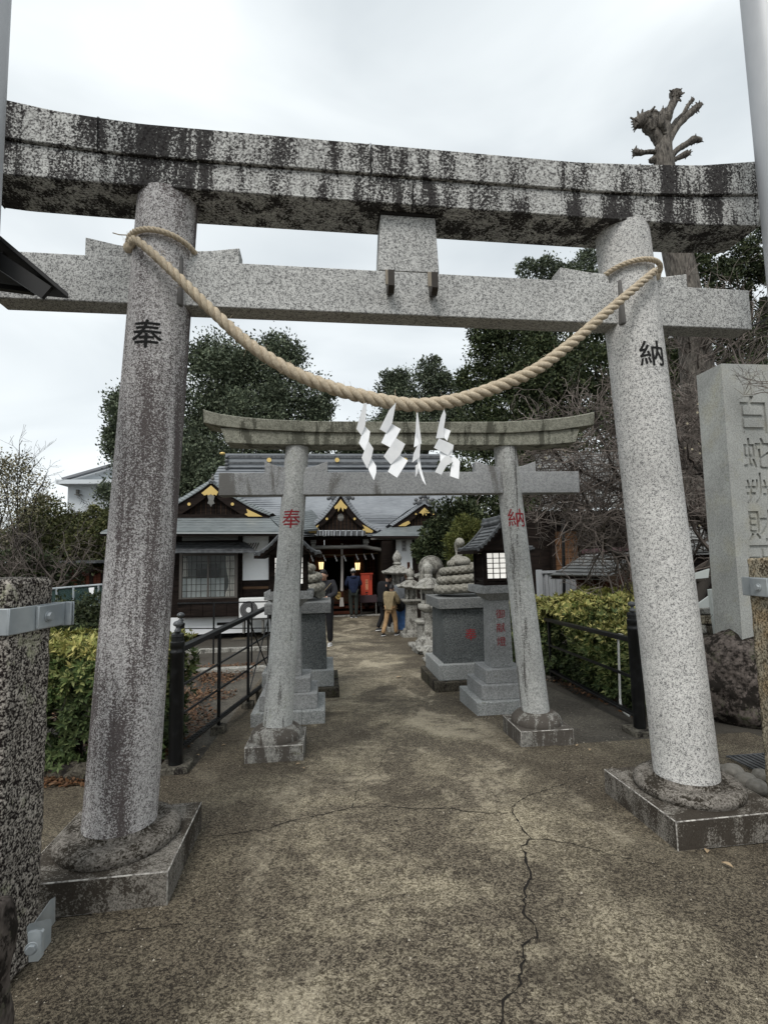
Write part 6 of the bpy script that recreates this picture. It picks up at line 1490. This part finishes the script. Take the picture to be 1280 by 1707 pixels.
o = litter('leaf_litter', -3.4, -1.3, 3.9, 4.3, 2500, LF_FALL, .045); tag(o, 'dark fallen leaves under the left hedge', 'leaf litter')
o = litter('leaf_litter', 2.95, 4.6, 4.4, 8.5, 5000, LF_FALL, .045); tag(o, 'sparse fallen leaves on the soil under the right hedge', 'leaf litter')
# small kerb lines in the garden left of the path
for i, (px, py, y) in enumerate([(380,1072,11.5),(380,1110,8.6)]):
    a_, c_ = at(300, py, y), at(447, py, y); z_ = gz(y)
    o = MB().box(a_.x-.5, c_.x, y, y+.16, z_-.05, z_+.07).build('garden_kerb', G_OLD, bevel=.01); tag(o, ['pale concrete kerb in front of the left house foundation', 'low kerb crossing the leaf-covered garden bed on the left'][i], 'kerb')

# ------------------------------------------------------------------ people
def skin_mesh(name, V, E, Rd, m, parent, sub=2, root=0):
    me = bpy.data.meshes.new(name); me.from_pydata([tuple(v) for v in V], E, []); me.update()
    o = bpy.data.objects.new(name, me); C.objects.link(o)
    o.modifiers.new('skin', 'SKIN'); s_ = o.modifiers.new('sub', 'SUBSURF'); s_.levels = sub; s_.render_levels = sub
    for i, r in enumerate(Rd): me.skin_vertices[0].data[i].radius = r if hasattr(r, '__len__') else (r, r); me.skin_vertices[0].data[i].use_root = (i == root)
    dg = bpy.context.evaluated_depsgraph_get(); nm = bpy.data.meshes.new_from_object(o.evaluated_get(dg)); o.modifiers.clear()
    nm.materials.clear(); nm.materials.append(m); nm.polygons.foreach_set('use_smooth', [True]*len(nm.polygons)); nm.name = name; o.data = nm; o.parent = parent
    bpy.data.meshes.remove(me); return o
SKINM = mat('skin', (.48,.30,.22), .6); HAIR = mat('black_hair', (.010,.009,.009), .5)
def cloth(name, c_, v=.9):
    m = mat(name, c_, v); k = NT(m); k.color(k.mix(k.ramp(k.noise(7, 4, .6), [(.35, 0), (.7, 1)]), tuple(x*.7 for x in c_), tuple(min(1, x*1.25) for x in c_))); return m
def person(lab, px, py, y, H, face, J, top, bottom, hair='short', shoe=(.6,.6,.6), puffy=1.0, skirt=None, hat=None, hood=None, group='visitors on the shrine path'):
    g_ = gp(px, py) if y is None else at(px, py, y); loc = Vector((g_.x, g_.y, gz(g_.y)+.004))
    t = thing('person', lab, 'person', tuple(loc), group, rotz=face)
    D = dict(pel=(0,0,.53), wst=(0,0,.61), chs=(0,.005,.72), nk=(0,0,.835), hd=(0,.015,.915), shR=(.105,0,.80), elR=(.135,-.01,.635), haR=(.14,.05,.50), shL=(-.105,0,.80), elL=(-.135,-.01,.635), haL=(-.14,.05,.50),
             hpR=(.055,0,.51), knR=(.06,.015,.285), anR=(.06,-.005,.045), hpL=(-.055,0,.51), knL=(-.06,.015,.285), anL=(-.06,-.005,.045))
    D.update(J); D = {k_: Vector(v)*H for k_, v in D.items()}
    order = ['pel','wst','chs','nk','shR','elR','haR','shL','elL','haL','hpR','knR','anR','hpL','knL','anL']; ix = {k_: i for i, k_ in enumerate(order)}
    E = [('pel','wst'),('wst','chs'),('chs','nk'),('chs','shR'),('shR','elR'),('elR','haR'),('chs','shL'),('shL','elL'),('elL','haL'),('pel','hpR'),('hpR','knR'),('knR','anR'),('pel','hpL'),('hpL','knL'),('knL','anL')]
    rad = dict(pel=.075, wst=.07, chs=.078, nk=.034, shR=.036, elR=.026, haR=.017, shL=.036, elL=.026, haL=.017, hpR=.05, knR=.036, anR=.024, hpL=.05, knL=.036, anL=.024)
    V = [D[k_] for k_ in order]; Ed = [(ix[a], ix[b_]) for a, b_ in E]
    body = skin_mesh('body', V, Ed, [rad[k_]*H for k_ in order], SKINM, t)
    # head, hands with fingers and feet joined into the same body mesh
    b = MB(); hd = D['hd']; ax = (hd-D['nk']).normalized(); fwd = Vector((0,1,0)); fwd = (fwd-ax*fwd.dot(ax)).normalized(); rt = fwd.cross(ax)
    def hp(x, f_, z_): return hd + rt*x*H + fwd*f_*H + ax*z_*H
    rows = []
    for j in range(1, 12):
        a = math.pi*j/12; zz = -.072*math.cos(a); w = .046*math.sin(a)*(1-.22*max(0, -math.cos(a+3.14159)*-1)*0 - .18*max(0, math.cos(a))); dp = .056*math.sin(a)
        rows.append([hp(w*math.cos(q), dp*math.sin(q)*(1 if math.sin(q) > 0 else 1.05), zz) for q in [2*math.pi*i/16 for i in range(16)]])
    k_ = b.grid(rows, True); b._f([tuple(range(15, -1, -1)), tuple(range(160, 176))], k_)
    b.tube([D['nk'], hd-ax*.03*H], [.030*H, .030*H], 10)
    b.tube([hp(0,.055,.006), hp(0,.068,-.014), hp(0,.055,-.02)], [.006*H,.009*H,.006*H], 6)
    for s_ in (-1, 1): b.ball(hp(s_*.047, -.004, -.006), (.008*H,.012*H,.018*H), 8, 6)
    for s_, el, ha in ((1,'elR','haR'), (-1,'elL','haL')):
        d = (D[ha]-D[el]).normalized(); w = d.orthogonal().normalized(); u = d.cross(w); p0 = D[ha]
        b.tube([p0, p0+d*.022*H, p0+d*.05*H], [.014*H,.019*H,.016*H], 8)
        for f_, ln_ in ((-.012,.036),(-.004,.042),(.004,.040),(.012,.032)):
            q = p0+d*.046*H+w*f_*H; b.tube([q, q+d*ln_*.5*H, q+d*ln_*.9*H+u*.010*H], [.0052*H,.005*H,.004*H], 5)
        q = p0+d*.012*H+w*.016*H; b.tube([q, q+w*.014*H+d*.014*H, q+w*.016*H+d*.032*H], [.0065*H,.006*H,.0045*H], 5)
    hm = b.build('h', SKINM); bm = bmesh.new(); bm.from_mesh(body.data); bm.from_mesh(hm.data); bm.to_mesh(body.data); bm.free(); bpy.data.objects.remove(hm); body.data.polygons.foreach_set('use_smooth', [True]*len(body.data.polygons))
    for s_ in (-1, 1): MB().ball(hp(s_*.019, .049, .004), (.006*H,.004*H,.004*H), 6, 4).build('eye', HAIR, t); MB().ball(hp(s_*.019, .051, .017), (.010*H,.004*H,.0025*H), 6, 4).build('eyebrow', HAIR, t)
    MB().ball(hp(0, .050, -.036), (.014*H,.004*H,.004*H), 8, 4).build('mouth', mat('lips', (.32,.12,.10), .6) if 'lips' not in bpy.data.materials else bpy.data.materials['lips'], t)
    # hair
    b = MB(); rows = []
    for j in range(0, 9):
        a = math.pi*(.02+.98*j/8)*.60; zz = .082*math.cos(a); w = .053*math.sin(a); dp = .063*math.sin(a)
        rows.append([hp(w*math.cos(q), (dp*math.sin(q) if math.sin(q) < .3 else dp*(.3+(math.sin(q)-.3)*(.85 if j < 5 else .25))) - .006, (zz if math.sin(q) < .2 or j < 5 else max(zz, .022))) for q in [2*math.pi*i/20 for i in range(20)]])
    if hair == 'long':
        rows.append([hp(.05*math.cos(q), -.02+.04*min(math.sin(q), .1), -.07) for q in [2*math.pi*i/20 for i in range(20)]])
    k_ = b.grid(rows, True); b._f([tuple(range(19, -1, -1)), tuple(range((len(rows)-1)*20, len(rows)*20))], k_); b.build('hair', HAIR, t, smooth=80)
    if hat:
        b = MB(); rows = [[hp(.056*math.sin(a)*math.cos(q), .064*math.sin(a)*math.sin(q)-.002, .018+.072*math.cos(a)) for q in [2*math.pi*i/20 for i in range(20)]] for a in (1.57, 1.2, .85, .5, .15)]
        k_ = b.grid(rows, True); b._f([tuple(range(80, 100)), tuple(range(19, -1, -1))], k_)
        b.pad([hp(x, f_, .024) for x, f_ in ((-.035,.05),(-.028,.09),(0,.102),(.028,.09),(.035,.05))], ax*.004*H); b.build('cap', hat, t, smooth=50)
    # clothes grown on the same skeleton
    p_ = puffy
    tk = ['wst','chs','nk','shR','elR','haR','shL','elL','haL','pel']; ti = {k_: i for i, k_ in enumerate(tk)}
    ext = {k_: D[k_].copy() for k_ in tk}; ext['nk'] = D['nk'] + (D['chs']-D['nk'])*.12; ext['haR'] = D['elR'].lerp(D['haR'], .93); ext['haL'] = D['elL'].lerp(D['haL'], .93); ext['pel'] = D['pel']-Vector((0,0,.02*H))
    tr_ = dict(wst=.088*p_, chs=.094*p_, nk=.050*p_, shR=.050*p_, elR=.040*p_, haR=.028*p_, shL=.050*p_, elL=.040*p_, haL=.028*p_, pel=.088*p_)
    skin_mesh('jacket', [ext[k_] for k_ in tk], [(ti[a], ti[b_]) for a, b_ in [('pel','wst'),('wst','chs'),('chs','nk'),('chs','shR'),('shR','elR'),('elR','haR'),('chs','shL'),('shL','elL'),('elL','haL')]], [tr_[k_]*H for k_ in tk], top, t)
    if skirt:
        b = MB(); rows = []; c0 = D['wst']; 
        for f_, w in ((0,.075),(.15,.092),(.5,.105),(.8,.118),(1,.125)):
            z_ = lerp(D['wst'].z, .085*H, f_); rows.append([Vector((c0.x*(1-f_)+w*H*math.cos(q)*(1+.05*math.sin(6*q)*f_), c0.y*(1-f_)+w*.85*H*math.sin(q)*(1+.05*math.sin(6*q)*f_), z_)) for q in [2*math.pi*i/36 for i in range(36)]])
        k_ = b.grid(rows, True); b._f([tuple(range(35, -1, -1)), tuple(range(144, 180))], k_); b.build('skirt', skirt, t, smooth=70)
    if bottom:
        bk_ = ['pel','hpR','knR','anR','hpL','knL','anL']; bi = {k_: i for i, k_ in enumerate(bk_)}
        br_ = dict(pel=.080, hpR=.062, knR=.047, anR=.038, hpL=.062, knL=.047, anL=.038)
        skin_mesh('trousers', [D[k_] for k_ in bk_], [(bi[a], bi[b_]) for a, b_ in [('pel','hpR'),('hpR','knR'),('knR','anR'),('pel','hpL'),('hpL','knL'),('knL','anL')]], [br_[k_]*H for k_ in bk_], bottom, t)
    SHm = cloth('shoe_leather_%d' % int(shoe[0]*100), shoe)
    for k_ in ('anR', 'anL'):
        a = D[k_]; lift = max(0, a.z-.045*H); b = MB(); b.ball((a.x, a.y+.025*H, .022*H+lift), (.026*H,.068*H,.024*H), 12, 8); sh_ = b.build('shoe', SHm, t, smooth=70)
        b = MB(); b.ball((a.x, a.y+.025*H, .009*H+lift), (.028*H,.072*H,.010*H), 12, 6); b.build('sole', PAPER, sh_, smooth=70)
    if hood:
        MB().ball(D['nk']+Vector((0,-.035*H,-.012*H)), (.07*H,.045*H,.035*H), 12, 8).build('hood', hood, t, smooth=70)
    return t
NAVY = cloth('navy_jacket', (.012,.020,.050)); BLK = cloth('black_cloth', (.010,.010,.012)); OLIVE = cloth('dark_olive_trousers', (.028,.034,.030)); TAN = cloth('tan_padded_jacket', (.24,.19,.11)); CAMEL = cloth('camel_trousers', (.36,.23,.12))
GREYJ = cloth('grey_jacket', (.11,.12,.13)); BLUE = cloth('blue_skirt', (.035,.085,.20)); DGR = cloth('charcoal_jacket', (.022,.022,.026)); CAPM = cloth('white_grey_cap', (.45,.45,.43))
person('man in navy jacket and pale cap seen from behind before the shrine steps', 590, 1030, None, 1.78, .0,
       dict(haR=(.05,.13,.66), haL=(-.05,.13,.66), elR=(.15,.03,.66), elL=(-.15,.03,.66), knR=(.055,.01,.285), anR=(.045,0,.045), anL=(-.045,0,.045)), NAVY, OLIVE, hat=CAPM, hood=NAVY, shoe=(.06,.06,.06), puffy=1.12)
t_ = person('dark-haired man bowing his head, half hidden behind the left snake pedestal', 543, 1077, None, 1.80, R(165),
       dict(hd=(0,.075,.90), nk=(0,.03,.83), chs=(0,.015,.72), haR=(.05,.17,.60), haL=(-.05,.16,.62), elR=(.15,.06,.66), elL=(-.15,.06,.66)), DGR, BLK, shoe=(.5,.5,.5), puffy=1.1)
MB().beam(Vector((-.11,.11,.80))*1.8, Vector((.10,.13,.58))*1.8, .05, .012).build('bag_strap', TAN, t_)
person('adult in a black coat leaning over behind the child in tan', 641, 1053, None, 1.70, R(-62),
       dict(hd=(0,.11,.895), nk=(0,.07,.83), chs=(0,.035,.72), haR=(.04,.22,.70), haL=(-.10,.16,.60), elR=(.13,.14,.66), knR=(.06,.08,.285), anR=(.06,.07,.045), anL=(-.06,-.10,.06)), BLK, BLK, shoe=(.05,.05,.05), puffy=1.15)
person('child in a tan padded jacket and camel trousers walking towards the stone lanterns', 652, 1060, None, 1.40, R(-42),
       dict(hd=(0,.05,.90), nk=(0,.03,.83), chs=(0,.01,.72), haR=(.06,.18,.62), elR=(.14,.07,.64), haL=(-.06,.18,.62), elL=(-.14,.07,.64), hpL=(-.055,-.01,.51), knL=(-.06,-.07,.29), anL=(-.06,-.19,.06), knR=(.06,.07,.285), anR=(.06,.08,.045)), TAN, CAMEL, shoe=(.03,.03,.03), puffy=1.25, hood=BLK)
t_ = person('person in a grey jacket, black bag and long blue skirt, facing the stone lanterns', 671, 1057, None, 1.60, R(-30),
       dict(hd=(0,.08,.90), nk=(0,.05,.83), chs=(0,.02,.72), haR=(.08,.16,.60), haL=(-.08,.16,.60), elR=(.15,.05,.64), elL=(-.15,.05,.64)), GREYJ, None, hair='long', skirt=BLUE, shoe=(.05,.05,.05), puffy=1.15)
MB().ball((-.02, -.11, .80), (.17,.10,.19), 14, 10).build('shoulder_bag', BLK, t_, smooth=70)
